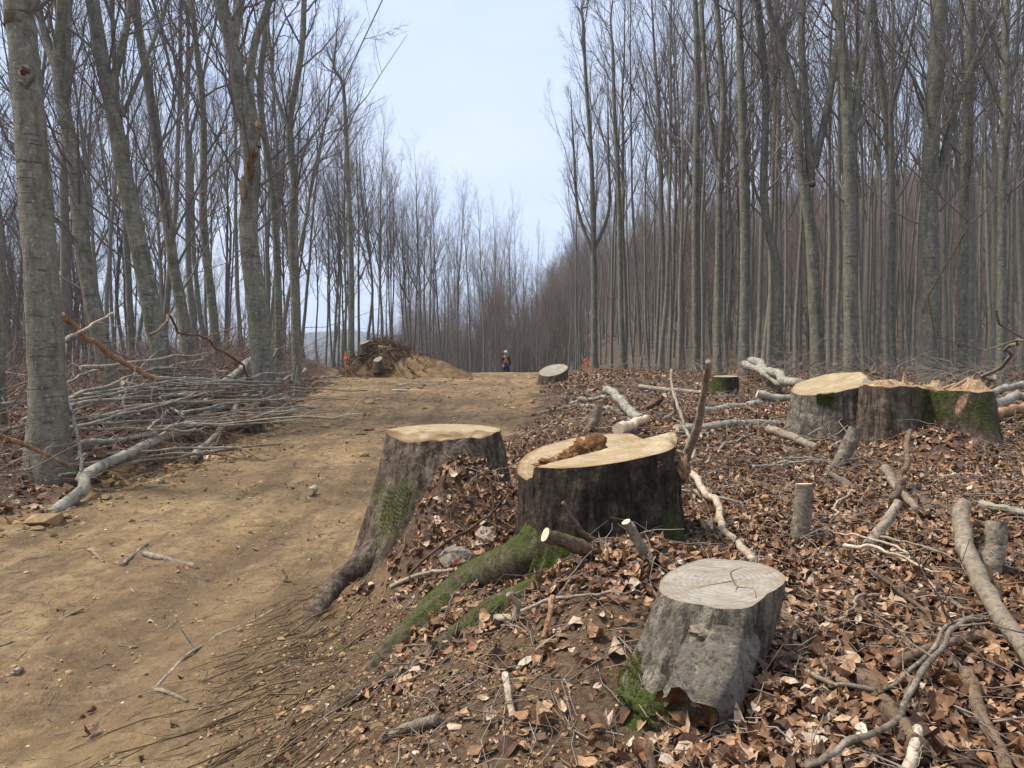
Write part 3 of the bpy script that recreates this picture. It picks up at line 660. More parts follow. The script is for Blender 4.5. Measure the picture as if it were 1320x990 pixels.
def wedge(e, name, pts, th, mat):
    pts = np.asarray(pts, float); n = len(pts); up = np.array([0, 0, th])
    V = np.vstack([pts, pts - up]); q = [[k, k + n, (k + 1) % n + n, (k + 1) % n] for k in range(n)]
    c1, c2 = pts.mean(0), pts.mean(0) - up; V = np.vstack([V, c1, c2])
    t = [[k, (k + 1) % n, 2 * n] for k in range(n)] + [[(k + 1) % n + n, k + n, 2 * n + 1] for k in range(n)]
    me = mesh_np(name, V - np.array(e.location), [np.array(q), np.array(t)], False, {'rim': np.zeros(len(V))})
    return link(name, me, M[mat], e)
part_mesh(A, 'torn_bark_lip', [lump(P(866, 588, 3.86), (.07, .05, .03), 31, .5, 26, 16, 2.4), lump(P(880, 606, 3.82), (.032, .03, .07), 37, .5, 24, 16, 2.4), lump(P(846, 598, 3.74), (.03, .02, .025), 41, .5, 18, 12, 2.4)], 'splinter')
add_root(A, [(.26, 3.95, .80), (.10, 3.80, .66), gp(608, 748) - (0, 0, .01), gp(550, 796) - (0, 0, .015), gp(503, 838) - (0, 0, .015), gp(462, 872) - (0, 0, .05)], .16, .045, 'brownbark', 5, 1.0)
add_root(A, [(.36, 3.80, .72), (.27, 3.62, .58), gp(640, 788) - (0, 0, .005), gp(592, 820) - (0, 0, .005), gp(545, 848) - (0, 0, .01), gp(500, 880) - (0, 0, .04)], .12, .032, 'brownbark', 6, .9)
add_root(A, [gp(512, 870) + (0, 0, .012), gp(470, 893) + (0, 0, .02), gp(418, 925) + (0, 0, .0)], .026, .018, 'brownbark', 7, 0)
# --- stump B: leaf-heaped one beside the track
B = stump('bark-sided stump half buried in leaves at the edge of the track', -.47, 5.35, 1.14,
    [(0, .40), (45, .38), (90, .37), (135, .38), (180, .41), (225, .42), (270, .38), (315, .38)], (.0, .03),
    [(0, .25), (90, .15), (180, .45), (210, .75), (235, 1.0), (258, .6), (285, .55), (320, .45)], 'brownbark', 'cut', 22,
    lambda x, y, q: -.035 * sm((-y - .12) / .2) + .035 * fbm(x * 6, y * 6, 3, 3) * sm((-y + .05) / .2), lambda x, y: .6 * sm((-y - .10 + .3 * fbm(x * 8, y * 8, 19, 3)) / .12) + fbm(x * 12, y * 12, 9, 3) * .7,
    lambda x, y, s: .9 * sm((s - .2) / .2) * sm((.75 - s) / .2) * np.exp(-((x + .28) / .14) ** 2) * (y < 0), K=150, NZ=36, pw=1.15, bump=1.5)
add_root(B, [(-.74, 5.12, .55), (-.96, 4.82, .34), gp(440, 755) + (0, 0, .04), gp(408, 790) + (0, 0, .01), gp(392, 812) - (0, 0, .05)], .10, .04, 'brownbark', 8, .0)
# --- stump C: pale cracked cut face in front
C_ = stump('small grey stump with pale star-cracked cut face in the right foreground', .715, 2.6, .852,
    [(0, .225), (25, .215), (60, .185), (90, .185), (130, .175), (160, .19), (190, .215), (215, .205), (240, .18), (262, .20), (280, .205), (300, .18), (318, .165), (340, .205)], (.08, .16),
    [(0, -.12), (60, 0), (120, .1), (180, .45), (210, .65), (235, .50), (262, .25), (285, .05), (310, -.05), (335, -.1)], 'greybark', 'cutgrey', 33,
    None, None, lambda x, y, s: 1.3 * sm((s - .45) / .2) * sm((-x - .08) / .08) + .8 * sm((s - .15) / .1) * np.exp(-((x + .03) / .035) ** 2) * (y < 0) * sm((.45 - s) / .1) + .7 * sm((s - .5) / .3) * sm((-y) / .1) * sm((.02 - x) / .05), K=180, NZ=46, pw=1.5, bump=1.5, shift=(-.13, -.10))
def zc(x, y): return .852 + .08 * (x - .715) + .16 * (y - 2.6) + .0015
def cpt(u, v):
    r = ray(u, v); d = 2.6
    for _ in range(12):
        x = r[0] / r[1] * d; d = (zc(x, d) - EYE) / (r[2] / r[1])
    return np.array([r[0] / r[1] * d, d, zc(r[0] / r[1] * d, d)])
for k, line in enumerate([[(852, 770), (900, 757), (945, 748), (985, 740), (1004, 734)], [(945, 748), (942, 738), (950, 733), (957, 731)], [(945, 748), (951, 756), (962, 757), (972, 760), (975, 770)], [(951, 756), (948, 762)]]):
    mb = MB(); Pn = spline([cpt(*q) for q in line], 20); mb.add(*tubes(Pn - np.array([0, 0, .0012]), np.full(20, .0016 if k == 0 else .0028) * np.linspace(1, .4, 20), 5))
    link('crack', mb.mesh('crack', tuple(C_.location)), M['humus'], C_)
def knob():
    n, k = 16, 40; rg = np.random.default_rng(4)
    Pn = spline([(.70, 2.50, .70), (.635, 2.40, .63), (.585, 2.33, .575), (.535, 2.28, .535)], n); Rn = np.interp(np.linspace(0, 1, n), [0, .4, .8, 1], [.10, .11, .115, .105])
    V, F = tubes(Pn, Rn, k); V = V.reshape(n, k, 3); c = Pn[:, None]; a = np.arange(k) * 2 * math.pi / k
    V = c + (V - c) * (1 + .5 * fbm(np.cos(a)[None] * 2.2 + np.arange(n)[:, None] * .12, np.sin(a)[None] * 2.2 + np.zeros((n, 1)), 13, 4))[..., None]
    ax = norm((Pn[-1] - Pn[-3])[None])[0]
    V[-1] += ax * (.05 * fbm(np.cos(a) * 3, np.sin(a) * 3, 3, 3))[:, None] * 1.3
    link('broken_knob', mesh_np('broken_knob', V.reshape(-1, 3) - np.array(C_.location), [F], True, {'moss': np.zeros(n * k)}), M['weathered'], C_)
    q = np.linspace(1, 0.05, 10); I = [Pn[-1] + (V[-1] - Pn[-1]) * t * .97 - ax * (.07 * (1 - t ** 3) + .02 * fbm(np.cos(a) * 4 * t, np.sin(a) * 4 * t, 8, 3)[:, None] * (t < .98)) for t in q]
    I = np.array(I).reshape(-1, 3); i = np.arange(9)[:, None] * k; j = np.arange(k)[None]; j2 = (j + 1) % k
    link('torn_wood', mesh_np('torn_wood', I - np.array(C_.location), [np.stack([i + j, i + j2, i + k + j2, i + k + j], -1).reshape(-1, 4)]), M['rot'], C_)
knob()
part_mesh(C_, 'weathered_burl', [lump((.63, 2.42, .735), (.055, .03, .03), 23, .5, 26, 16, 2.2)], 'pale')
V, F = lump((.47, 2.48, .455), (.16, .16, .15), 44, .45, 40, 26)
mo = link('mossy_shoulder', mesh_np('mossy_shoulder', V - np.array(C_.location), [F], True, {'moss': np.clip((V[:, 2] - .42) / .06, 0, 1)}), M['brownbark'], C_)
sel = (V[:, 2] > .46) & (fbm(V[:, 0] * 14, V[:, 1] * 14 + V[:, 2] * 9, 4, 3) > -.1); tufts(mo, (V - np.array(C_.location))[sel], norm(V - np.array([.47, 2.48, .455]))[sel], 7000, .0055, np.random.default_rng(3))
# --- stumps D, E on the right, F at the track end, G mossy
D_ = stump('grey stump with slanting pale cut top right of centre, left of the jagged stump', 3.42, 8.1, 1.40,
    [(0, .36), (45, .36), (90, .36), (135, .40), (180, .42), (225, .37), (270, .34), (300, .36), (330, .34)], (.26, .22),
    [(0, .05), (90, .1), (150, .3), (185, .55), (205, .75), (225, .3), (260, .2), (285, .28), (305, .05), (335, .2)], 'greybark', 'cut', 44, lambda x, y, q: .05 * sm((x - .15) / .05) * 0 + .03 * fbm(x * 4, y * 4, 3, 2), None,
    lambda x, y, s: .7 * sm((.25 - s) / .1) * np.exp(-((x + .2) / .15) ** 2) * (y < 0), K=120, NZ=30)
def capE(x, y, q): return (.04 + .08 * sm((x - .05) / .3)) * np.clip(fbm(x * 7, y * 7, 9, 4) * 2.2 + .1, -.4, 1.2) * sm((.98 - q) / .15) - .03 * sm((x + .2) / .2)
E_ = stump('broad jagged stump with torn splinters and hollow leaf-filled front on the right', 4.02, 7.45, 1.40,
    [(0, .60), (25, .5), (60, .42), (90, .38), (120, .42), (155, .52), (180, .60), (205, .55), (228, .34), (248, .16), (268, .13), (286, .22), (303, .44), (325, .60), (345, .62)], (-.02, .03),
    [(0, .12), (90, .1), (180, .1), (215, .1), (250, .15), (290, .25), (312, .42), (330, .18)], 'brownbark', 'splinter', 55, capE, None,
    lambda x, y, s: 1.0 * sm((.6 - s) / .3) * np.exp(-((x - .02) / .22) ** 2) * (y < 0) + .8 * np.exp(-((x - .40) / .12) ** 2) * sm((.7 - s) / .2) * (y < 0) + .9 * np.exp(-((x - .62) / .06) ** 2) * sm((s - .3) / .3), K=150, NZ=34, bump=1.7, edge=.05)
rg = np.random.default_rng(9)
for k, (u, v, du, hgt, wd) in enumerate([(1168, 498, -2, 17, 5), (1155, 499, 9, 5, 13), (1186, 499, -9, 6, 15), (1208, 500, 26, 7, 16), (1226, 499, 24, 13, 13), (1246, 499, 10, 15, 10), (1263, 502, -3, 12, 6)]):
    d = 7.45 + rg.uniform(-.15, .2); a, b = P(u - wd, v + 10, d), P(u + wd, v + 9, d); t = P(u + du, v - hgt, d + .03); t2 = P(u + du + wd * .5, v - hgt + 3, d + .03)
    V = np.array([a, b, t2, t, a + (0, .07, 0), b + (0, .07, 0), t2 + (0, .025, 0), t + (0, .025, 0)]) - np.array(E_.location)
    link('splinter', mesh_np('splinter', V, [np.array([[0, 1, 2, 3], [5, 4, 7, 6], [1, 5, 6, 2], [4, 0, 3, 7], [3, 2, 6, 7]])], False), M['splinter'], E_)
wedge(E_, 'hanging_splinter', [P(1236, 512, 6.86), P(1250, 505, 6.9), P(1244, 522, 6.84), P(1236, 534, 6.8), P(1231, 528, 6.82)], .03, 'orangewood')
wedge(E_, 'sawn_slab', [P(1108, 498, 7.5), P(1114, 487, 7.7), P(1136, 496, 7.65), P(1128, 500, 7.45)], .03, 'cutgrey')
F_ = stump('pale slant-cut stump at the far end of the track beside an orange marker', 1.38, 25, 1.42, [(0, .46), (90, .42), (180, .5), (220, .46), (270, .4), (320, .42)], (.20, .42), [(0, .1), (90, .1), (190, .3), (240, .1), (270, .25), (300, .1)], 'brownbark', 'cutgrey', 66, K=72, NZ=16)
G_ = stump('small dark stump with mossy left side before the right-hand trees', 4.22, 15, 1.37, [(0, .25), (90, .24), (180, .26), (270, .24)], (.02, .06), [(0, .15), (90, .1), (180, .7), (215, .5), (270, .2)], 'wetbark', 'cutgrey', 77, moss=lambda x, y, s: 1.2 * sm((-x) / .1), K=72, NZ=18)
H_ = stump('low torn orange stump at the end of the brush pile', -4.35, 12.6, hz(-4.35, 12.6) + .28, [(0, .2), (90, .18), (180, .2), (270, .18)], (.05, .1), [(0, .3), (180, .2), (270, .25)], 'brownbark', 'orangewood', 78, capE, K=72, NZ=14)

# --- knot hole and torn scar on two of the left-hand beeches
part_mesh(T1, 'knot_rim', [lump(P(33, 98, 7.87), (.075, .05, .12), 12, .3, 24, 16, 2)], 'bark')
part_mesh(T1, 'knot_hole', [lump(P(31, 90, 7.83), (.042, .04, .05), 13, .3, 20, 14, 2)], 'humus')
part_mesh(T5, 'torn_scar', [lump(P(323, 212, 14.74), (.06, .05, .26), 14, .5, 20, 18, 2.4), lump(P(326, 198, 14.75), (.08, .05, .08), 16, .5, 18, 14, 2.4)], 'rot')
part_mesh(T5, 'torn_splinter', [lump(P(312, 246, 14.78), (.05, .04, .25), 15, .4, 16, 18, 2), lump(P(333, 163, 14.8), (.06, .04, .07), 17, .4, 16, 12, 2)], 'splinter')
# ------------------------------------------------------------------ heap of uprooted stumps and subsoil
def heap(parent, name, cx, cy, rx, ry, h, seed, mat, org, rough=.3, pk=(0, 0), nq=40, K=110):
    q = np.linspace(0, 1, nq); th = np.arange(K) * 2 * math.pi / K; Q_, T = np.meshgrid(q, th, indexing='ij')
    x = cx + rx * Q_ * np.cos(T) + pk[0] * (1 - Q_); y = cy + ry * Q_ * np.sin(T) + pk[1] * (1 - Q_)
    z = H(x, y) - .12 + h * (1 - Q_ ** 1.5) * (1 + .0 * x) + rough * h * fbm(x * 1.6, y * 1.6, seed, 5) * (1 - Q_ ** 4)
    V = np.stack([x, y, z], -1).reshape(-1, 3) - np.array(org); i = np.arange(nq - 1)[:, None] * K; j = np.arange(K)[None]; j2 = (j + 1) % K
    o = link(name, mesh_np(name, V, [np.stack([i + j, i + K + j, i + K + j2, i + j2], -1).reshape(-1, 4)]), M[mat], parent)
    return o, V + np.array(org)
ho = (-4.2, 31.0, hz(-4.2, 31.0))
he = link('spoil_heap', None, loc=ho, label='heap of dark uprooted roots and ochre subsoil at the end of the track', category='heap')
h1, V1 = heap(he, 'humus_heap', -5.25, 30.9, 2.0, 1.5, 1.3, 3, 'humus', ho, .5, (-.1, 0))
h2, V2 = heap(he, 'subsoil_heap', -4.15, 31.05, 2.75, 1.7, 1.25, 8, 'sand', ho, .3, (-.6, 0))
def tangle(parent, V, n, L, r, mat, seed, name='root_tangle', org=(0, 0, 0), nm=.6):
    rg = np.random.default_rng(seed); S = V[rg.integers(0, len(V), n)] + rg.normal(size=(n, 3)) * .04
    D = norm(rg.normal(size=(n, 3)) + np.array([0, -.5, .1]))
    Pn = grow(S, D, rg.uniform(.3, 1, n) * L, 6, -.2, nm, rg); V_, F = tubes(Pn, taper(rg.uniform(.4, 1, n) * r, 6, .3), 4)
    return link(name, mesh_np(name, V_ - np.array(org), [F]), M[mat], parent, kind='stuff')
fr = V1[(V1[:, 1] < 31.2) & (V1[:, 2] > hz(-5, 30) + .05)]
tangle(he, fr, 520, .6, .03, 'humus', 1, org=ho); tangle(he, fr, 260, .7, .02, 'fibre', 2, org=ho); tangle(he, fr, 60, .8, .03, 'brownstick', 4, org=ho)
tangle(he, V2[(V2[:, 1] < 31.4)], 140, .5, .018, 'fibre', 3, org=ho); tangle(he, V2[(V2[:, 1] < 31.0) & (V2[:, 0] < -3.2)], 200, .5, .03, 'humus', 6, org=ho)
def root_disc(label, u, v, d, r, tiltx, tilty, seed):
    c = P(u, v, d); e = link('uprooted_stump', None, loc=c, label=label, category='stump', group='uprooted stumps on the spoil heap')
    K = 30; th = np.arange(K) * 2 * math.pi / K; rr = r * (1 + .12 * fbm(np.cos(th) * 2, np.sin(th) * 2, seed, 3) * 2)
    x, y = rr * np.cos(th), rr * np.sin(th); zt = tiltx * x + tilty * y
    V = np.vstack([np.stack([x, y, zt], -1), np.stack([x * 1.15, y * 1.15, zt - .2], -1), np.stack([x * 1.4, y * 1.4, zt - .42], -1)])
    j = np.arange(K); j2 = (j + 1) % K
    link('bark', mesh_np('bark', V, [np.concatenate([np.stack([j, j + K, j2 + K, j2], -1), np.stack([j + K, j + 2 * K, j2 + 2 * K, j2 + K], -1)])], True, {'moss': np.zeros(3 * K)}), M['brownbark'], e)
    Vc = np.vstack([np.stack([x, y, zt], -1), [[0, 0, 0]]]); link('cut_face', mesh_np('cut_face', Vc, [np.stack([j, j2, j * 0 + K], -1)], False, {'rim': np.r_[np.ones(K), 0], 'rot': np.zeros(K + 1)}), M['cutgrey'], e)
root_disc('pale sawn stump end on the top left of the spoil heap', 470, 441, 30.7, .20, .3, .35, 1)
root_disc('pale sawn stump end just right of the heap top', 494, 446, 30.4, .19, -.05, .3, 2)
root_disc('pale sawn stump end halfway up the dark side of the heap', 487, 463, 29.6, .17, .2, .55, 3)

# ------------------------------------------------------------------ marker stakes with orange tape
def stake(label, u, v, d, h, w, tilt=0.0, tape=True):
    b = P(u, v, d); g = hz(b[0], d); e = link('marker_stake', None, loc=(b[0], d, g), label=label, category='marker', group='orange marker stakes')
    mb = MB(); mb.add(*tubes(np.array([[0, 0, -.2], [tilt * h * .5, 0, h * .5], [tilt * h, 0, h]]), np.array([w, w, w * .8]), 6)); link('stake', mb.mesh('stake', smooth=False), M['orange'], e)
    r_ = np.random.default_rng(int(u)); mb = MB()
    mb.add(*lump((tilt * h * .9, -.01, h * .88), (w * 1.9, w * 1.9, .07), int(u), .5, 14, 9, 3))
    for k in range(4):
        D = norm(np.array([[r_.normal() * .7, -.3, r_.normal() * .5 - .6]])); q = grow(np.array([[tilt * h * .9, 0, h * .9]]), D, np.array([.2]), 5, -.25, .3, r_)[0]
        s = np.array([.025, .004, .01]); V = np.concatenate([q - s, q + s]); n = 5
        mb.add(V, np.array([[i, i + 1, i + 1 + n, i + n] for i in range(n - 1)]))
    link('tape', mb.mesh('tape', smooth=False), M['orange'], e)
stake('orange marker stake with tape left of the spoil heap', 446, 487, 28.5, 1.05, .022)
stake('orange marker stake with tape right of the far pale stump', 757, 487, 27.5, .6, .024, -.05)

# ------------------------------------------------------------------ forestry worker
def skin_obj(name, verts, edges, radii, mat, parent, root=0):
    me = bpy.data.meshes.new(name); me.from_pydata(verts, edges, []); o = link(name, me, mat, parent)
    md = o.modifiers.new('skin', 'SKIN'); md.use_smooth_shade = True
    for v, r in zip(me.skin_vertices[0].data, radii): v.radius = (r, r) if isinstance(r, (int, float)) else r
    for k, v in enumerate(me.skin_vertices[0].data): v.use_root = (k == root)
    s = o.modifiers.new('sub', 'SUBSURF'); s.levels = 2; s.render_levels = 2
    return o
def person():
    b = P(652, 480, 46); g = hz(b[0], 46)
    e = link('person', None, loc=(b[0], 46, g), label='standing person in orange vest, pale helmet and blue trousers at the track end', category='person'); e.rotation_euler = (0, 0, R(12)); e.scale = (1.02,) * 3
    e.location.z = g
    skin = m_simple('skin', (.42, .24, .17), (.5, .3, .22), 20, .1); dark = m_simple('dark_jacket', (.012, .012, .016), (.03, .03, .035), 20)
    blue = m_simple('blue_work_trousers', (.012, .03, .10), (.025, .05, .15), 20); white = m_simple('pale_helmet', (.34, .35, .37), (.46, .47, .48), 8, .05, .001, None, .4); boot = m_simple('boots', (.02, .016, .012), (.05, .04, .03), 20)
    J = [(0, 0, .95), (0, .01, 1.15), (0, .01, 1.36), (0, 0, 1.48), (0, -.02, 1.56), (0, -.03, 1.66), (-.17, .01, 1.40), (-.25, 0, 1.14), (-.20, -.16, .95), (-.18, -.22, .90), (.17, .01, 1.40), (.26, .02, 1.13), (.24, -.08, .90), (.235, -.11, .83),
         (-.10, 0, .90), (-.12, -.03, .50), (-.12, .02, .09), (-.13, -.12, .04), (.10, 0, .90), (.12, -.02, .50), (.13, .03, .09), (.15, -.11, .04)]
    Ed = [(0, 1), (1, 2), (2, 3), (3, 4), (4, 5), (2, 6), (6, 7), (7, 8), (8, 9), (2, 10), (10, 11), (11, 12), (12, 13), (0, 14), (14, 15), (15, 16), (16, 17), (0, 18), (18, 19), (19, 20), (20, 21)]
    Rd = [.13, .12, .14, .055, .08, .085, .065, .05, .038, .035, .065, .05, .038, .035, .085, .06, .045, .035, .085, .06, .045, .035]
    skin_obj('body', J, Ed, Rd, skin, e)
    k = lambda idx, s: ([J[i] for i in idx], [Rd[i] * s for i in idx])
    v, r = k([0, 1, 2, 6, 7, 8, 10, 11, 12], 1.14); skin_obj('jacket', v, [(0, 1), (1, 2), (2, 3), (3, 4), (4, 5), (2, 6), (6, 7), (7, 8)], r, dark, e)
    v, r = k([0, 14, 15, 16, 18, 19, 20], 1.25); skin_obj('trousers', v, [(0, 1), (1, 2), (2, 3), (0, 4), (4, 5), (5, 6)], r, blue, e)
    v, r = k([1, 2], 1.3); v = [(0, 0, 1.02), (0, 0, 1.2), (0, .01, 1.40)]; skin_obj('vest', v, [(0, 1), (1, 2)], [(.19, .15), (.18, .15), (.15, .12)], m_simple('faded_vest', (.42, .12, .07), (.5, .18, .11), 20), e)
    for a, t in ((16, 17), (20, 21)): skin_obj('boot', [J[a], tuple((p + q) / 2 for p, q in zip(J[a], J[t])), J[t]], [(0, 1), (1, 2)], [.06, .055, .05], boot, e)
    V, F = lump((0, -.02, 1.72), (.125, .145, .11), 1, .0, 24, 14); V[:, 2] = np.maximum(V[:, 2], 1.69)
    br = lump((0, -.13, 1.69), (.10, .09, .012), 1, .0, 16, 6); mb = MB(); mb.add(V, F); mb.add(*br); link('helmet', mb.mesh('helmet'), white, e)
    for sx in (-1, 1): mb = MB(); mb.add(*lump((sx * .032, -.112, 1.645), (.012, .008, .008), 1, 0, 10, 6)); link('eye', mb.mesh('eye'), dark, e)
    mb = MB(); mb.add(*lump((0, -.125, 1.615), (.014, .022, .022), 1, .05, 10, 7)); link('nose', mb.mesh('nose'), skin, e)
    for sx in (-1, 1):
        h = J[9] if sx < 0 else J[13]
        for f in range(4): mb = MB(); mb.add(*tubes(np.array([[h[0] + (f - 1.5) * .018, h[1], h[2]], [h[0] + (f - 1.5) * .02, h[1] - .03, h[2] - .045], [h[0] + (f - 1.5) * .019, h[1] - .025, h[2] - .08 - .006 * (1.5 - abs(f - 1.5))]]), np.array([.01, .009, .007]), 6)); link('finger', mb.mesh('finger'), skin, e)
        mb = MB(); mb.add(*tubes(np.array([[h[0] - sx * .02, h[1], h[2] + .02], [h[0] - sx * .05, h[1] - .02, h[2] - .01], [h[0] - sx * .05, h[1] - .03, h[2] - .04]]), np.array([.011, .01, .008]), 6)); link('thumb', mb.mesh('thumb'), skin, e)
person()
# ------------------------------------------------------------------ cut branches, poles and sticks
def resolve(pts, r):
    """points on (or lifted above) the ground; a negative third value is a distance"""
    q = [P(p[0], p[1], -p[2]) if len(p) > 2 and p[2] < 0 else G(p[0], p[1], (p[2] if len(p) > 2 else r * .6) + (.022 if p[0] > 640 else 0)) for p in pts]
    if len(q) < 3: return q
    s = np.r_[0, np.cumsum([math.hypot(a[0] - b[0], a[1] - b[1]) for a, b in zip(pts[1:], pts)])]
    dd = np.polyval(np.polyfit(s, [p[1] for p in q], 1 if len(q) < 5 else 2), s)      # a stick is straight in depth
    return [P(p[0], p[1], d) for p, d in zip(pts, dd)]
def stick(name, label, pts, w, mat='stick', cut=(0, 0), w1=None, group=None, seed=None, world=False, cat='branch', k=9, wob=.012, twigs=0):
    """w, w1: thickness at both ends as seen, in photo pixels at the stick's own distance"""
    seed = seed if seed is not None else int(abs(pts[0][0] * 7 + pts[0][1] * 13)) % 9999
    rg = np.random.default_rng(seed)
    q = np.array(pts, float) if world else np.array(resolve(pts, w * .0015))
    d0, d1 = q[0][1], q[-1][1]; r0 = w * d0 / FPX / 2; r1 = (w1 if w1 is not None else w * .75) * d1 / FPX / 2
    if world: r0, r1 = w, (w1 if w1 is not None else w * .75)
    n = 10 + 5 * len(q); Pn = spline(q, n); L = np.linalg.norm(q[-1] - q[0])
    Pn = Pn + np.stack([fbm(np.linspace(0, 6, n), np.full(n, s * 3.7), seed, 3) for s in range(3)], -1) * L * wob * 2
    Rn = np.linspace(r0, r1, n) * (1 + .06 * fbm(np.linspace(0, 9, n), np.zeros(n), seed + 5, 3) * 2)
    V, F = tubes(Pn, Rn, k); V = V.reshape(n, k, 3); c = Pn[:, None]
    V = c + (V - c) * (1 + .06 * rg.normal(size=(n, k, 1)))
    org = Pn[0]; mb = MB(); mb.add(V.reshape(-1, 3), F)
    caps = []
    for end, flag in ((0, cut[0]), (-1, cut[1])):
        ax = norm((Pn[end] - Pn[1 if end == 0 else -2])[None])[0]
        ring = V[end]; 
        if flag: caps.append((ring + ax * .001, Pn[end] + ax * .0015, end))
        else:
            tip = Pn[end] + ax * Rn[end] * .8; b = mb.n; mb.add(np.vstack([ring, tip]), np.array([[i, (i + 1) % k, k] for i in range(k)]))
    for t in range(twigs):
        i = rg.integers(n // 3, n - 2); D = norm((Pn[i + 1] - Pn[i])[None] + rg.normal(size=(1, 3)) * .55 * np.linalg.norm(Pn[i + 1] - Pn[i]) * 1.4 + np.array([[0, 0, .01]]))
        mb.add(*tubes(grow(Pn[i][None], D, np.array([L * rg.uniform(.15, .4)]), 7, .0, .25, rg), taper(np.array([Rn[i] * .5]), 7, .3), 5))
    o = link(name, mb.mesh(name, org), M[mat], None, loc=org, label=label, category=cat)
    if group: o['group'] = group
    for ring, ctr, end in caps:
        me = mesh_np('cut_end', np.vstack([ring, ctr]) - org, [np.array([[i, (i + 1) % k, k] for i in range(k)])], False); link('cut_end', me, M['end'], o)
    return o
def stub(label, ub, vb, ut, vt, w, mat='greybark', w1=None, dy=0.0, cut=True):
    b = G(ub, vb); t = P(ut, vt, b[1] + dy); r = w * b[1] / FPX / 2
    low = b - (t - b) * .25 - np.array([0, 0, .05])
    return stick('cut_sapling', label, [low, b, (b + t) / 2 + (0.008, 0, 0), t], r * 1.12, mat, (0, int(cut)), (w1 or w) * b[1] / FPX / 2, world=True, cat='stub', k=14, seed=int(ub))
stub('upright sawn sapling stub standing alone among the leaves right of the big stump', 1029, 702, 1035, 624, 23, 'stick')
stub('leaning sapling stub with round pale cut before the two right-hand stumps', 1080, 603, 1103, 552, 18, 'stick', 17)
stub('short thick sawn stub beside the curved branch at the right edge', 1276, 748, 1285, 672, 24, 'stick', 24)
stub('bent bare sapling stub leaning right, mid right among leaves', 1112, 712, 1158, 648, 17, 'stick', 11, .12)
stub('little sawn stub leaning left before the big dark stump', 834, 725, 808, 672, 13, 'stick', 13, -.03)
stub('greenish sapling stub behind the rotten-hearted stump', 760, 556, 773, 524, 10, 'stick', 11)
S = stick
S('curved_branch', 'thick curved weathered branch at the right edge of the picture', [(1240, 652, .16), (1246, 700, .12), (1268, 752, .08), (1300, 800, .06), (1345, 862, .05)], 20, 'pale', (0, 0), 26, k=12)
S('broken_branch', 'thick broken branch with ragged pale end in front of the dark stump', [(702, 690, -3.28), (735, 700, -3.36), (786, 722, -3.42)], 18, 'brownstick', (1, 0), 20, k=12)
S('twig', 'crooked thin twig rising before the dark stump', [(726, 648, -3.4), (738, 668, -3.4), (754, 690, -3.4), (790, 706, -3.42)], 6, 'brownstick', (0, 0), 8)
S('snag', 'tall thin weathered snag standing up behind the dark stump', [(912, 463, .88), (908, 510, .60), (893, 560, .28), (880, 604, .0)], 7, 'stick', (0, 0), 13, twigs=1)
S('twig', 'thin forked twig beside the tall snag', [(866, 478, .7), (872, 520, .45), (884, 560, .22), (896, 600, .0)], 3.5, 'stick', (0, 0), 5)
S('bleached_branch', 'pale bent branch lying right of the dark stump', [(880, 598, .16), (908, 630, .09), (926, 652, .05), (936, 685, .03), (972, 722, .02)], 8, 'pale', (0, 0), 11)
S('log', 'grey log lying behind the dark stump pointing at the right stump', [(870, 556), (905, 552), (955, 546), (1012, 546)], 13, 'greypole', (1, 0), 10)
S('log', 'long grey log in the leaves left of the slanting stump', [(902, 531), (950, 524), (1012, 517)], 11, 'greypole', (0, 0), 11)
S('log', 'pale thin log lying before the right-hand trees', [(823, 499, .08), (860, 502, .08), (904, 507, .06)], 7, 'pale', (1, 0), 6)
S('log', 'short log with sawn end leaning in the branch heap behind the dark stump', [(783, 503, .3), (802, 518, .18), (826, 541, .05)], 11, 'greypole', (1, 0), 13)
S('cut_branch', 'grey branch lying across the small heap right of the track', [(752, 524), (785, 528), (815, 534)], 8, 'greypole')
S('cut_branch', 'thin pale branch at the left of the small heap right of the track', [(700, 533), (730, 526), (765, 522)], 5, 'stick', twigs=3)
S('cut_branch', 'grey branch in the small heap nearest the far pale stump', [(735, 520, .05), (758, 514, .1), (782, 511, .12)], 6, 'greypole', twigs=2)
S('felling_wedge', 'sawn wedge of pale wood behind the rotten-hearted stump', [(797, 553, .12), (815, 549, .10), (834, 539, .08)], 17, 'end', (1, 1), 9, cat='wood chunk', k=7)
S('cut_branch', 'short dark branch between the small heap and the mossy stump', [(832, 526, .03), (846, 519, .12), (857, 509, .25)], 9, 'brownstick', (0, 1))
S('cut_branch', 'forked pale root end left of the tall snag', [(858, 540), (870, 530, .1), (870, 514, .3)], 7, 'stick', twigs=2)
S('log', 'upper of two sawn logs propped up left of the slanting stump', [(970, 463, .55), (995, 480, .4), (1020, 494, .3)], 12, 'greypole', (1, 0), 11)
S('log', 'lower of two sawn logs propped up left of the slanting stump', [(957, 469, .5), (985, 482, .35), (1012, 497, .2)], 9, 'greypole', (1, 0), 9)
S('log', 'short thick grey log end just left of the slanting stump', [(976, 507, .15), (1000, 513, .12), (1020, 512, .1)], 11, 'greypole', (1, 0))
S('log', 'bleached stick lying against the foot of the slanting stump', [(990, 553, .14), (1020, 563, .06), (1052, 577, .02)], 11, 'pale', (0, 0), 10)
S('log', 'upper grey log at the right edge behind the jagged stump', [(1268, 506, .3), (1300, 499, .3), (1345, 492, .3)], 9, 'greypole')
S('log', 'middle grey log at the right edge behind the jagged stump', [(1272, 522, .2), (1305, 514, .2), (1345, 508, .2)], 13, 'greypole')
S('split_log', 'split log with torn orange wood at the right edge', [(1274, 538, .12), (1300, 530, .12), (1345, 518, .14)], 13, 'orangewood', (1, 0), 10)
S('twig', 'thin bare branch rising at the right edge behind the logs', [(1268, 512, .25), (1285, 470, .7), (1300, 445, .95), (1330, 418, 1.2)], 5, 'stick', (0, 0), 2.5, twigs=2)
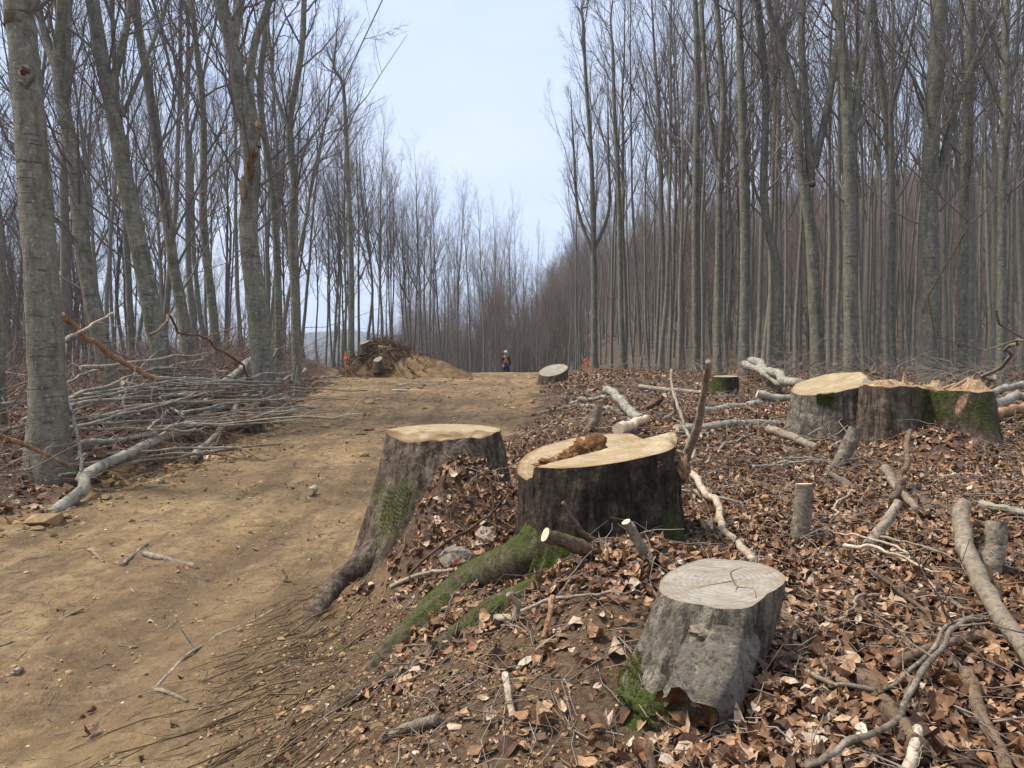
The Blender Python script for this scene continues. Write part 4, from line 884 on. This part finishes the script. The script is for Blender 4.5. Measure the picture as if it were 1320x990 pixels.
S('log', 'pale sawn stick slanting in the leaves below the jagged stump', [(1142, 603, .12), (1158, 628, .06), (1182, 655, .02)], 12, 'pale', (1, 0), 9)
S('cut_branch', 'grey stick continuing below the pale sawn stick', [(1172, 628), (1190, 648), (1208, 668)], 10, 'stick')
S('log', 'silver-grey branch lying at the right edge below the jagged stump', [(1264, 650, .04), (1295, 656, .04), (1345, 664, .04)], 11, 'greypole', (1, 0))
S('cut_branch', 'dark upright broken twig above the bent sapling stub', [(1172, 556, .35), (1166, 600, .15), (1152, 642, .05)], 6, 'brownstick', (0, 0), 9)
S('cut_branch', 'short stick with white sawn end left of the leaning stub', [(1062, 608), (1078, 616), (1090, 624, .05)], 6, 'stick', (0, 1), 11)
S('cut_branch', 'weathered stick on the leaves right of the slanting stump foot', [(1060, 520 + 76), (1030, 586), (1010, 574)], 4, 'stick')
S('forked_branch', 'grey forked branch, longest in the right foreground tangle', [(1040, 1000, .03), (1095, 960, .05), (1158, 922, .07), (1180, 885, .07), (1215, 838, .07), (1232, 806, .07), (1278, 796, .05)], 9, 'stick', (0, 0), 6, twigs=4)
S('forked_branch', 'thin grey branch arching over the forked branch in the right foreground', [(1036, 862, .02), (1085, 878, .04), (1140, 884, .06), (1192, 842, .08), (1226, 802, .08), (1275, 786, .05)], 6, 'stick', (0, 0), 4, twigs=2)
S('cut_branch', 'brown stick slanting down from the cracked stump', [(1000, 772), (1030, 812), (1062, 858), (1090, 884)], 12, 'brownstick', (0, 0), 8)
S('cut_branch', 'brown crooked stick at the bottom edge right of the cracked stump', [(1020, 842), (1062, 880), (1066, 930), (1078, 1000)], 9, 'brownstick', (0, 0), 10)
S('rotten_log', 'thick mossy rotten log half under the leaves in the right foreground', [(1110, 872, .01), (1145, 915, .01), (1182, 962, .01)], 24, 'brownstick', (0, 0), 28, k=12)
S('bleached_branch', 'white peeled stick end at the bottom edge of the right foreground', [(1184, 938, .04), (1178, 965, .03), (1166, 1010, .01)], 11, 'pale', (1, 0), 17)
S('cut_branch', 'dark branch running to the lower right corner', [(1248, 868, .02), (1262, 915, .03), (1285, 960, .02), (1300, 1010)], 18, 'brownstick', (0, 0), 16, k=11)
S('cut_branch', 'short dark branch crossing under the forked branch', [(1150, 856, .02), (1200, 836, .04), (1262, 818, .03)], 13, 'brownstick', (0, 0), 11, k=11)
S('cut_branch', 'brown branch slanting down left of the curved branch', [(1160, 752), (1185, 790), (1212, 828)], 12, 'brownstick')
S('twig', 'thin brown twig reaching from mid right to the forked branch', [(1122, 735, .02), (1165, 765, .04), (1205, 800, .05), (1222, 806, .06)], 6, 'brownstick', (0, 0), 4, twigs=1)
S('twig', 'thin twig right of the cracked stump face', [(1035, 762), (1075, 808), (1112, 852)], 5, 'stick', twigs=1)
S('twig', 'short grey stick left of the curved branch', [(1198, 758), (1222, 772), (1250, 790)], 8, 'stick')
S('twig', 'pale short stick under the forked branch', [(1222, 842), (1232, 854), (1242, 864)], 9, 'pale')
S('bleached_branch', 'smooth grey driftwood-like stick low in the middle foreground', [(492, 952, .01), (525, 938, .02), (562, 928, .03)], 10, 'stick', (0, 0), 16, k=12)
S('bark_piece', 'upright pale bark fragment in the lower middle foreground', [(652, 868, .06), (655, 892, .03), (660, 924, .0)], 10, 'pale', (0, 0), 9, cat='bark')
S('twig', 'curled pale root end below the dark stump', [(640, 797, .01), (664, 796, .04), (668, 780, .07), (656, 766, .10)], 12, 'pale', (0, 0), 8)
S('twig', 'thin grey twig across the leaves below the dark stump', [(672, 786, .03), (712, 772, .05), (752, 768, .03), (790, 762)], 5, 'stick', twigs=2)
S('bark_piece', 'torn orange bark strip hanging below the dark stump', [(712, 770, .06), (708, 795, .03), (700, 822, .0)], 8, 'orangewood', cat='bark')
S('twig', 'dark twig spreading over the leaf heap between the two front stumps', [(520, 745, .03), (575, 700, .12), (620, 672, .22), (650, 640, .3)], 4, 'brownstick', (0, 0), 3, twigs=5)
S('twig', 'thin dark twig leaning up against the dark stump', [(640, 690, .05), (636, 655, .2), (632, 615, .36)], 5, 'brownstick', (0, 0), 2.5, twigs=4)
S('twig', 'long grey twig on the slope below the leaf heap', [(505, 755, .02), (545, 740, .05), (585, 735, .05)], 6, 'stick')
S('twig', 'short grey branch lying on the track, thickest of its cluster', [(186, 714), (215, 722), (252, 730)], 9, 'stick', (0, 1), 7)
S('twig', 'pale thin stick beside the grey branch on the track', [(158, 728), (175, 714), (190, 700)], 6, 'stick')
S('twig', 'small brown stick at the left of the track cluster', [(116, 708), (124, 716), (133, 724)], 6, 'brownstick')
S('cut_log', 'short cut billet lying alone in the middle of the track', [(399, 634, .05), (406, 630, .05)], 10, 'pale', (1, 1), 10, cat='log')
S('dead_root', 'long thin root lying along the foot of the bank', [(194, 893), (222, 862), (250, 838), (282, 818), (318, 803), (352, 786)], 5, 'stick', (0, 0), 3.5, twigs=3)
S('dead_root', 'broken root piece at the lower end of the long root', [(196, 888), (218, 893), (242, 905)], 6, 'stick')
S('dead_root', 'thin root lying at the left edge of the track', [(-10, 834), (35, 822), (70, 804), (108, 784)], 4, 'stick', twigs=2)
S('log', 'thin straight log lying across the far track by the heap', [(514, 496), (538, 495), (560, 496)], 3.5, 'greypole')
S('log', 'second thin log lying across the far track', [(505, 503), (530, 503), (552, 504)], 3, 'pale')
S('log', 'thin log on the far track left of the others', [(470, 516), (485, 515), (497, 515)], 2.5, 'pale')
# --- brush pile on the left bank
S('felled_pole', 'long thick pale grey pole slanting along the left edge of the track', [(72, 664, .03), (108, 634, .08), (122, 613, .13), (180, 580, .22), (255, 540, .3), (308, 518, .36), (338, 511, .36), (372, 508, .3)], 17, 'greypole', (1, 0), 6, k=14, wob=.004, twigs=2)
S('felled_pole', 'pale grey fork rising from the long thick pole', [(318, 516, .38), (350, 494, .5), (396, 474, .5)], 6, 'greypole', (0, 0), 3, twigs=2)
S('felled_pole', 'sawn pole pointing up to the right beside the large scarred beech', [(255, 522, .35), (295, 488, .55), (329, 458, .75)], 10, 'greypole', (0, 1), 10, k=12)
S('felled_pole', 'sawn grey pole with pale end pointing left in the brush pile', [(158, 494, .55), (185, 500, .5), (235, 503, .4)], 7, 'greypole', (1, 0), 7)
S('broken_branch', 'long reddish broken branch leaning across the leaning trees', [(82, 408, 1.5), (112, 434, 1.25), (150, 462, .95), (204, 490, .6)], 8, 'orangewood', (0, 0), 7)
S('broken_branch', 'forked pale top of the reddish broken branch', [(80, 440, 1.3), (108, 424, 1.4), (146, 404, 1.5)], 5, 'pale', (0, 0), 3, twigs=1)
S('broken_branch', 'orange broken branch leaning against the thick left-edge trunk', [(-15, 556, .75), (40, 578, .55), (92, 602, .35)], 7, 'orangewood', (0, 0), 4)
S('twig', 'thin pale upright branch right of the thick left-edge trunk', [(83, 445, 1.3), (88, 500, .95), (98, 550, .6), (104, 590, .3), (100, 620, .1)], 4, 'greypole', (0, 0), 5)
S('broken_branch', 'torn bough with pale split end at the right of the brush pile', [(318, 530, .25), (345, 517, .3), (388, 513, .22)], 8, 'pale', (1, 1), 6, twigs=2)
S('broken_branch', 'grey bough with torn end hanging below the long pole', [(248, 590, .05), (272, 568, .15), (292, 542, .3), (305, 523, .4)], 8, 'stick', (0, 1), 7, twigs=2)
S('twig', 'long thin dark branch slanting down through the brush pile', [(205, 398, 1.6), (268, 438, 1.1), (325, 480, .7), (362, 512, .4)], 3.5, 'brownstick', (0, 0), 3, twigs=3)
S('log', 'grey branch on the left bank below the marker stake', [(372, 492), (405, 489), (442, 488)], 4, 'greypole', twigs=1)
S('log', 'second grey branch on the left bank below the marker stake', [(378, 500), (412, 494), (450, 492)], 3.5, 'pale', twigs=1)
rp = np.random.default_rng(31)
for k in range(80):
    y = rp.uniform(7.6, 12.6); x = xl_of(y) - rp.uniform(.25, 1.9); L = rp.uniform(1.2, 3.6); a = R(rp.normal(78, 18)); rise = rp.uniform(-.02, .12); z0 = rp.uniform(.06, .72) * np.interp(y, [7.6, 9.5, 13], [.55, 1, .9]) * (1 - .3 * (x > xl_of(y) - .6))
    pts = [np.array([x + L * t * math.cos(a), y + L * t * math.sin(a), 0]) for t in (0, .35, .7, 1)]
    b = [hz(p[0], p[1]) for p in pts]; bl = np.polyval(np.polyfit([0, .35, .7, 1], b, 1), [0, .35, .7, 1])
    for p, zz in zip(pts, bl): p[2] = zz + z0 + rise * (p[1] - y) + rp.normal() * .015; p[0] += rp.normal() * .025
    S('cut_branch', 'slim grey cut branch heaped in the brush pile on the left', pts, rp.uniform(.010, .030), ['greypole', 'stick', 'pale', 'greypole'][k % 4], (int(rp.random() < .4), 0), rp.uniform(.008, .016), group='slim branches of the left brush pile', seed=k + 900, world=True, twigs=int(rp.integers(0, 4)), k=8, wob=.008)
rp = np.random.default_rng(41); c = 0
while c < 150:
    x, y = rp.uniform(-.6, 9), 2.2 + 15 * rp.random() ** 1.3
    if x < xr_of(y) + .9 or abs(x) > .72 * y or any((x - a) ** 2 + (y - b) ** 2 < q * q for a, b, q in ((.45, 4, .7), (-.47, 5.3, .9), (.7, 2.55, .5), (3.4, 8.1, .7), (4, 7.4, .9))): continue
    a = rp.uniform(0, 6.28); L = rp.uniform(.3, 1.2); pts = []
    for t in (0, .5, 1):
        px_, py_ = x + L * t * math.cos(a), y + L * t * math.sin(a); pts.append((px_, py_, hz(px_, py_) + .035 + .05 * rp.random()))
    S('fallen_stick', 'thin fallen stick lying among the dead leaves on the right bank', pts, rp.uniform(.005, .015), ['stick', 'brownstick', 'greypole', 'pale'][c % 4], (0, 0), .004, group='thin sticks among the leaves', seed=c + 2000, world=True, twigs=int(rp.integers(0, 3)), k=6, wob=.03); c += 1
# --- stones
for k, (u, v, w, lab) in enumerate([(592, 722, 40, 'flat brown stone in the leaf heap between the two front stumps'), (632, 695, 34, 'pale stone against the foot of the dark stump'), (206, 622, 13, 'reddish stone at the road edge below the brush pile'), (20, 868, 16, 'small flat stone at the left edge of the track'), (842, 702, 22, 'pale flat stone right of the little sawn stub')]):
    c = G(u, v); r = w * c[1] / FPX / 2; mb = MB(); mb.add(*lump((0, 0, 0), (r * 1.1, r * .9, r * .62), k + 60, .35, 20, 12, 1.3))
    o = link('stone', mb.mesh('stone', smooth=False), M['stone'], None, loc=c + np.array([0, r * .3, r * .1]), label=lab, category='stone'); o.rotation_euler = (.4, .2 * k, k)

def label_sticks(group, words):
    n = {}
    for o in sorted([o for o in COL.objects if o.get('group') == group], key=lambda o: o.location.y):
        c = {'fallen_pole_bark': 'grey', 'grey_stick_bark': 'dull', 'peeled_wood': 'pale', 'brown_stick_bark': 'brown'}[o.data.materials[0].name]; n[c] = n.get(c, 0) + 1
        o['label'] = words.format(c, ORD[n[c] - 1])
label_sticks('slim branches of the left brush pile', 'slim {} cut branch in the left brush pile, {} of that colour counting from nearest')
label_sticks('thin sticks among the leaves', 'thin {} stick among the leaves on the right, {} of that colour counting from nearest')
# ------------------------------------------------------------------ leaf litter, twigs, clods, fibres
KEEP = ((.45, 4.02, .40), (-.47, 5.35, .36), (.715, 2.6, .19), (3.42, 8.1, .36), (4.02, 7.6, .38), (1.38, 25, .5), (4.22, 15, .25))
def clear(x, y):
    m = np.ones(len(x), bool)
    for a, b, r in KEEP: m &= (x - a) ** 2 + (y - b) ** 2 > r * r
    return m
def slope_n(x, y, e=.03):
    return norm(np.stack([-(H(x + e, y, False) - H(x - e, y, False)) / (2 * e), -(H(x, y + e, False) - H(x, y - e, False)) / (2 * e), np.ones(len(x))], -1))
def leaf_topo(rows):
    pts, t3, t4 = [(0, 0)], [], []
    for t, w in rows: pts += [(t, -w), (t, 0), (t, w)]
    pts.append((1, 0)); m = len(rows); e = 3 * m + 1
    t3 += [(0, 1, 2), (0, 2, 3), (e - 3, e, e - 2), (e - 2, e, e - 1)]
    for k in range(m - 1):
        a = 1 + 3 * k; t4 += [(a, a + 3, a + 4, a + 1), (a + 1, a + 4, a + 5, a + 2)]
    return np.array(pts, float), np.array(t3), np.array(t4)
FINE = leaf_topo([(.14, .20), (.48, .33), (.83, .18)]); COARSE = leaf_topo([(.25, .28), (.68, .27)])
def leaf_shapes(n, rg, size, topo):
    LT = topo[0]
    L = size * np.clip(rg.lognormal(-.12, .32, n), .4, 1.7)[:, None]; x = (LT[None, :, 0] - .5) * L; y = LT[None, :, 1] * L * rg.uniform(.75, 1.2, n)[:, None]
    cu, fo, tw = rg.normal(0, 1.1, n)[:, None], rg.normal(.4, .8, n)[:, None], rg.normal(0, 1.2, n)[:, None]
    z = cu * x * x / L * 1.3 + fo * np.abs(y) * .55 + tw * x * y / L * 1.5 + rg.normal(size=x.shape) * L * (.022 if len(LT) > 9 else .04)
    return np.stack([x, y * np.cos(np.clip(fo, -1.2, 1.2) * .6), z], -1)
def orient(sh, pos, nrm, rg, tilt=.27):
    n = len(pos); up = norm(nrm + rg.normal(size=(n, 3)) * tilt); a = norm(np.cross(up, rg.normal(size=(n, 3)))); b = np.cross(up, a)
    return pos[:, None] + sh[..., 0:1] * a[:, None] + sh[..., 1:2] * b[:, None] + sh[..., 2:3] * up[:, None]
def leaves(n, xs, ys, seed, size, dens, name, label, lift=.03, topo=COARSE):
    rg = np.random.default_rng(seed); x = rg.uniform(*xs, n); y = rg.uniform(*ys, n)
    m = (rg.random(n) < dens(x, y)) & clear(x, y); x, y = x[m], y[m]
    pos = np.stack([x, y, H(x, y) + rg.random(len(x)) * lift + .004], -1)
    V = orient(leaf_shapes(len(x), rg, size, topo), pos, slope_n(x, y), rg); k = len(x); o = np.arange(k)[:, None, None] * len(topo[0])
    me = mesh_np(name, V.reshape(-1, 3), [(topo[1][None] + o).reshape(-1, 3), (topo[2][None] + o).reshape(-1, 4)], False)
    return link(name, me, M['leaf'], None, kind='stuff', label=label, category='leaves'), k
def dr(x, y):
    w = fbm(x / .45, y / .45, 77, 4); soilm = np.exp(-((x - xr_of(y) - .35) / .45) ** 2) * (y < 5)
    return sm((x - xr_of(y) - .35 + w * .9) / .7) * (.55 + .9 * sm(fbm(x / .6, y / .6, 15, 3) + .5)) * (1 - .75 * soilm) * (1 - .85 * sm((1 - np.hypot((x + .05) / .78, (y - 2.6) / .8)) / .35))
lf1, n1 = leaves(60000, (-1.3, 4.6), (1.3, 6.2), 1, .053, dr, 'leaf_litter', 'dead brown leaves covering the near right bank', topo=FINE)
lf2, n2 = leaves(42000, (-1, 10), (6.2, 14), 2, .066, dr, 'leaf_litter', 'dead brown leaves around the right-hand stumps')
lf3, n3 = leaves(21000, (0, 20), (14, 30), 3, .12, lambda x, y: dr(x, y) * (x < .8 * y), 'leaf_litter', 'dead brown leaves before the right-hand trees')
lf4, n4 = leaves(18000, (-11, -3.4), (6, 26), 4, .10, lambda x, y: sm((xl_of(y) - x + .25 + .6 * fbm(x / .5, y / .5, 5, 3)) / .6) * .8, 'leaf_litter', 'reddish dead leaves on the left bank')
lf5, n5 = leaves(1600, (-4.5, 0), (2.2, 14), 5, .05, lambda x, y: .25 + 0 * x, 'stray_leaves', 'scattered dead leaves lying on the track', .004)
# the largest leaves in view, one by one
rg = np.random.default_rng(77); protos = []
for k in range(10):
    sh = leaf_shapes(1, rg, .066, FINE)[0]; protos.append(mesh_np('leaf', sh, [FINE[1], FINE[2]], False)); protos[-1].materials.append(M['leaf1'])
c = 0
while c < 300:
    y = rg.uniform(1.75, 3.6); x = rg.uniform(-.7, .66 * y)
    if not clear(np.array([x]), np.array([y]))[0] or rg.random() > float(dr(np.array([x]), np.array([y]))[0]) + .04: continue
    o = link('leaf', protos[c % 10], None, ground, loc=(x, y, hz(x, y) + .02 + .02 * rg.random())); o.rotation_euler = (rg.normal() * .35, rg.normal() * .35, rg.uniform(0, 6.28)); s = rg.uniform(.75, 1.1); o.scale = (s, s, s); c += 1
def thin(n, xs, ys, seed, L, r, dens, name, label, mat, lift=(.005, .03), nseg=5, wob=.35, dirf=None, sides=3, up=.0, cat='twigs'):
    rg = np.random.default_rng(seed); x = rg.uniform(*xs, n); y = rg.uniform(*ys, n); m = (rg.random(n) < dens(x, y)) & clear(x, y); x, y = x[m], y[m]; n = len(x)
    nr = slope_n(x, y); D = rg.normal(size=(n, 3)); 
    if dirf is not None: D = dirf + D * .22
    D = norm(D - nr * (D * nr).sum(-1, keepdims=True) + nr * (up * rg.random((n, 1))))
    S_ = np.stack([x, y, H(x, y) + rg.uniform(*lift, n)], -1)
    Pn = grow(S_, D, L * rg.uniform(.35, 1.3, n), nseg, 0, wob, rg)
    Pn[..., 2] = np.maximum(Pn[..., 2], H(Pn[..., 0], Pn[..., 1]) + r * .4)
    V, F = tubes(Pn, taper(r * rg.uniform(.5, 1.4, n), nseg, .4), sides)
    return link(name, mesh_np(name, V, [F]), M[mat], None, kind='stuff', label=label, category=cat)
right = lambda x, y: sm((x - xr_of(y) - .2) / .6); track = lambda x, y: sm((x - xl_of(y)) / .3) * sm((xr_of(y) + .3 - x) / .3); left = lambda x, y: sm((xl_of(y) - x + .1) / .4)
thin(4200, (-1, 5), (1.5, 7), 11, .28, .0028, right, 'twig_litter', 'fine twigs among the leaves of the near right bank', 'litter_twig', (.01, .06))
thin(2600, (0, 14), (7, 20), 12, .45, .006, right, 'twig_litter', 'fine twigs among the leaves farther up the right side', 'litter_twig', (.01, .10), up=.25)
thin(900, (1.5, 14), (14, 21), 13, 1.0, .008, lambda x, y: (y > np.interp(x, [1, 4, 8, 14], [22, 17, 15.5, 15])) * 1.0, 'brush', 'grey brushwood at the foot of the right-hand trees', 'litter_twig', (.05, .5), 6, .35, up=.6, cat='brushwood')
thin(4200, (-5, 0), (2, 26), 14, .14, .0026, track, 'twig_litter', 'small twigs and straw on the track', 'litter_twig', (.0, .006))
thin(1500, (-7, 3), (12, 36), 15, .4, .007, lambda x, y: .4 + 0 * x, 'twig_litter', 'twigs on the far part of the track', 'litter_twig', (.0, .02))
thin(5000, (-9.5, -3.9), (5.5, 24), 16, .75, .005, lambda x, y: left(x, y) * sm((x + 9.5) / 2), 'brush', 'tangled reddish brushwood under the left trees', 'brush', (.02, .42), 6, .4, up=.7, cat='brushwood')
thin(2200, (-20, -6), (7, 30), 17, 1.4, .008, lambda x, y: (abs(x) < .8 * y) * 1.0, 'undergrowth', 'bare brown undergrowth on the slope behind the brush pile', 'brush', (.0, .5), 6, .3, up=2.0, cat='undergrowth')
thin(900, (-1.6, -.1), (1.5, 4.9), 18, .5, .0026, lambda x, y: np.exp(-((x - xr_of(y) - .12) / .25) ** 2), 'root_fibres', 'brown root fibres hanging down the cut bank beside the track', 'fibre', (.0, .012), 7, .22, np.array([-.55, -.75, -.2]), cat='roots')
thin(260, (-1.5, .1), (1.5, 4.6), 19, .7, .005, lambda x, y: np.exp(-((x - xr_of(y) - .15) / .22) ** 2), 'root_fibres', 'thicker roots trailing down the cut bank beside the track', 'fibre', (.0, .03), 8, .2, np.array([-.5, -.8, -.15]), cat='roots')
def clods(n, xs, ys, seed, r, dens, name, label, mat, flat=.6):
    rg = np.random.default_rng(seed); x = rg.uniform(*xs, n); y = rg.uniform(*ys, n); m = (rg.random(n) < dens(x, y)) & clear(x, y); x, y = x[m], y[m]; n = len(x)
    t = (1 + 5 ** .5) / 2; I = norm(np.array([(-1, t, 0), (1, t, 0), (-1, -t, 0), (1, -t, 0), (0, -1, t), (0, 1, t), (0, -1, -t), (0, 1, -t), (t, 0, -1), (t, 0, 1), (-t, 0, -1), (-t, 0, 1)], float))
    Fi = np.array([(0, 11, 5), (0, 5, 1), (0, 1, 7), (0, 7, 10), (0, 10, 11), (1, 5, 9), (5, 11, 4), (11, 10, 2), (10, 7, 6), (7, 1, 8), (3, 9, 4), (3, 4, 2), (3, 2, 6), (3, 6, 8), (3, 8, 9), (4, 9, 5), (2, 4, 11), (6, 2, 10), (8, 6, 7), (9, 8, 1)])
    s = r * rg.lognormal(-.3, .55, (n, 1, 1)) * rg.uniform(.6, 1.3, (n, 1, 3)) * np.array([1, 1, flat])
    V = I[None] * (1 + .22 * rg.normal(size=(n, 12, 1))) * s + np.stack([x, y, H(x, y) + s[:, 0, 2] * .3], -1)[:, None]
    return link(name, mesh_np(name, V.reshape(-1, 3), [(Fi[None] + np.arange(n)[:, None, None] * 12).reshape(-1, 3)], False), M[mat], None, kind='stuff', label=label, category='soil')
clump = lambda x, y: sm(fbm(x / .5, y / .5, 55, 3) * 1.6 + .35)
clods(10000, (-5, -.3), (1.8, 10), 21, .009, lambda x, y: track(x, y) * clump(x, y) ** 2, 'soil_crumbs', 'crumbs of ochre soil on the track', 'clod')
clods(3500, (-6, 1), (10, 34), 22, .03, lambda x, y: track(x, y) * clump(x, y), 'soil_crumbs', 'clods of soil on the far track', 'clod')
clods(1800, (-5.2, -3.2), (5.5, 14), 23, .03, lambda x, y: np.exp(-((x - xl_of(y) - .1) / .3) ** 2), 'soil_crumbs', 'clods of soil along the left edge of the track', 'clod')
clods(7000, (-1.6, 1.2), (1.6, 4.2), 24, .008, lambda x, y: np.exp(-((x - xr_of(y) - .5) / .6) ** 2), 'soil_crumbs', 'crumbs of brown soil on the cut bank', 'clod')
clods(1500, (-4.5, 3), (1.8, 9), 25, .008, lambda x, y: .55 + 0 * x, 'wood_chips', 'pale wood chips strewn on the ground', 'chip', .25)

lf6, n6 = leaves(9000, (-1.4, 1.0), (1.5, 4.4), 6, .022, lambda x, y: np.exp(-((x - xr_of(y) - .75) / .6) ** 2) * .9, 'leaf_crumbs', 'broken leaf crumbs on the bare soil of the bank', .006)
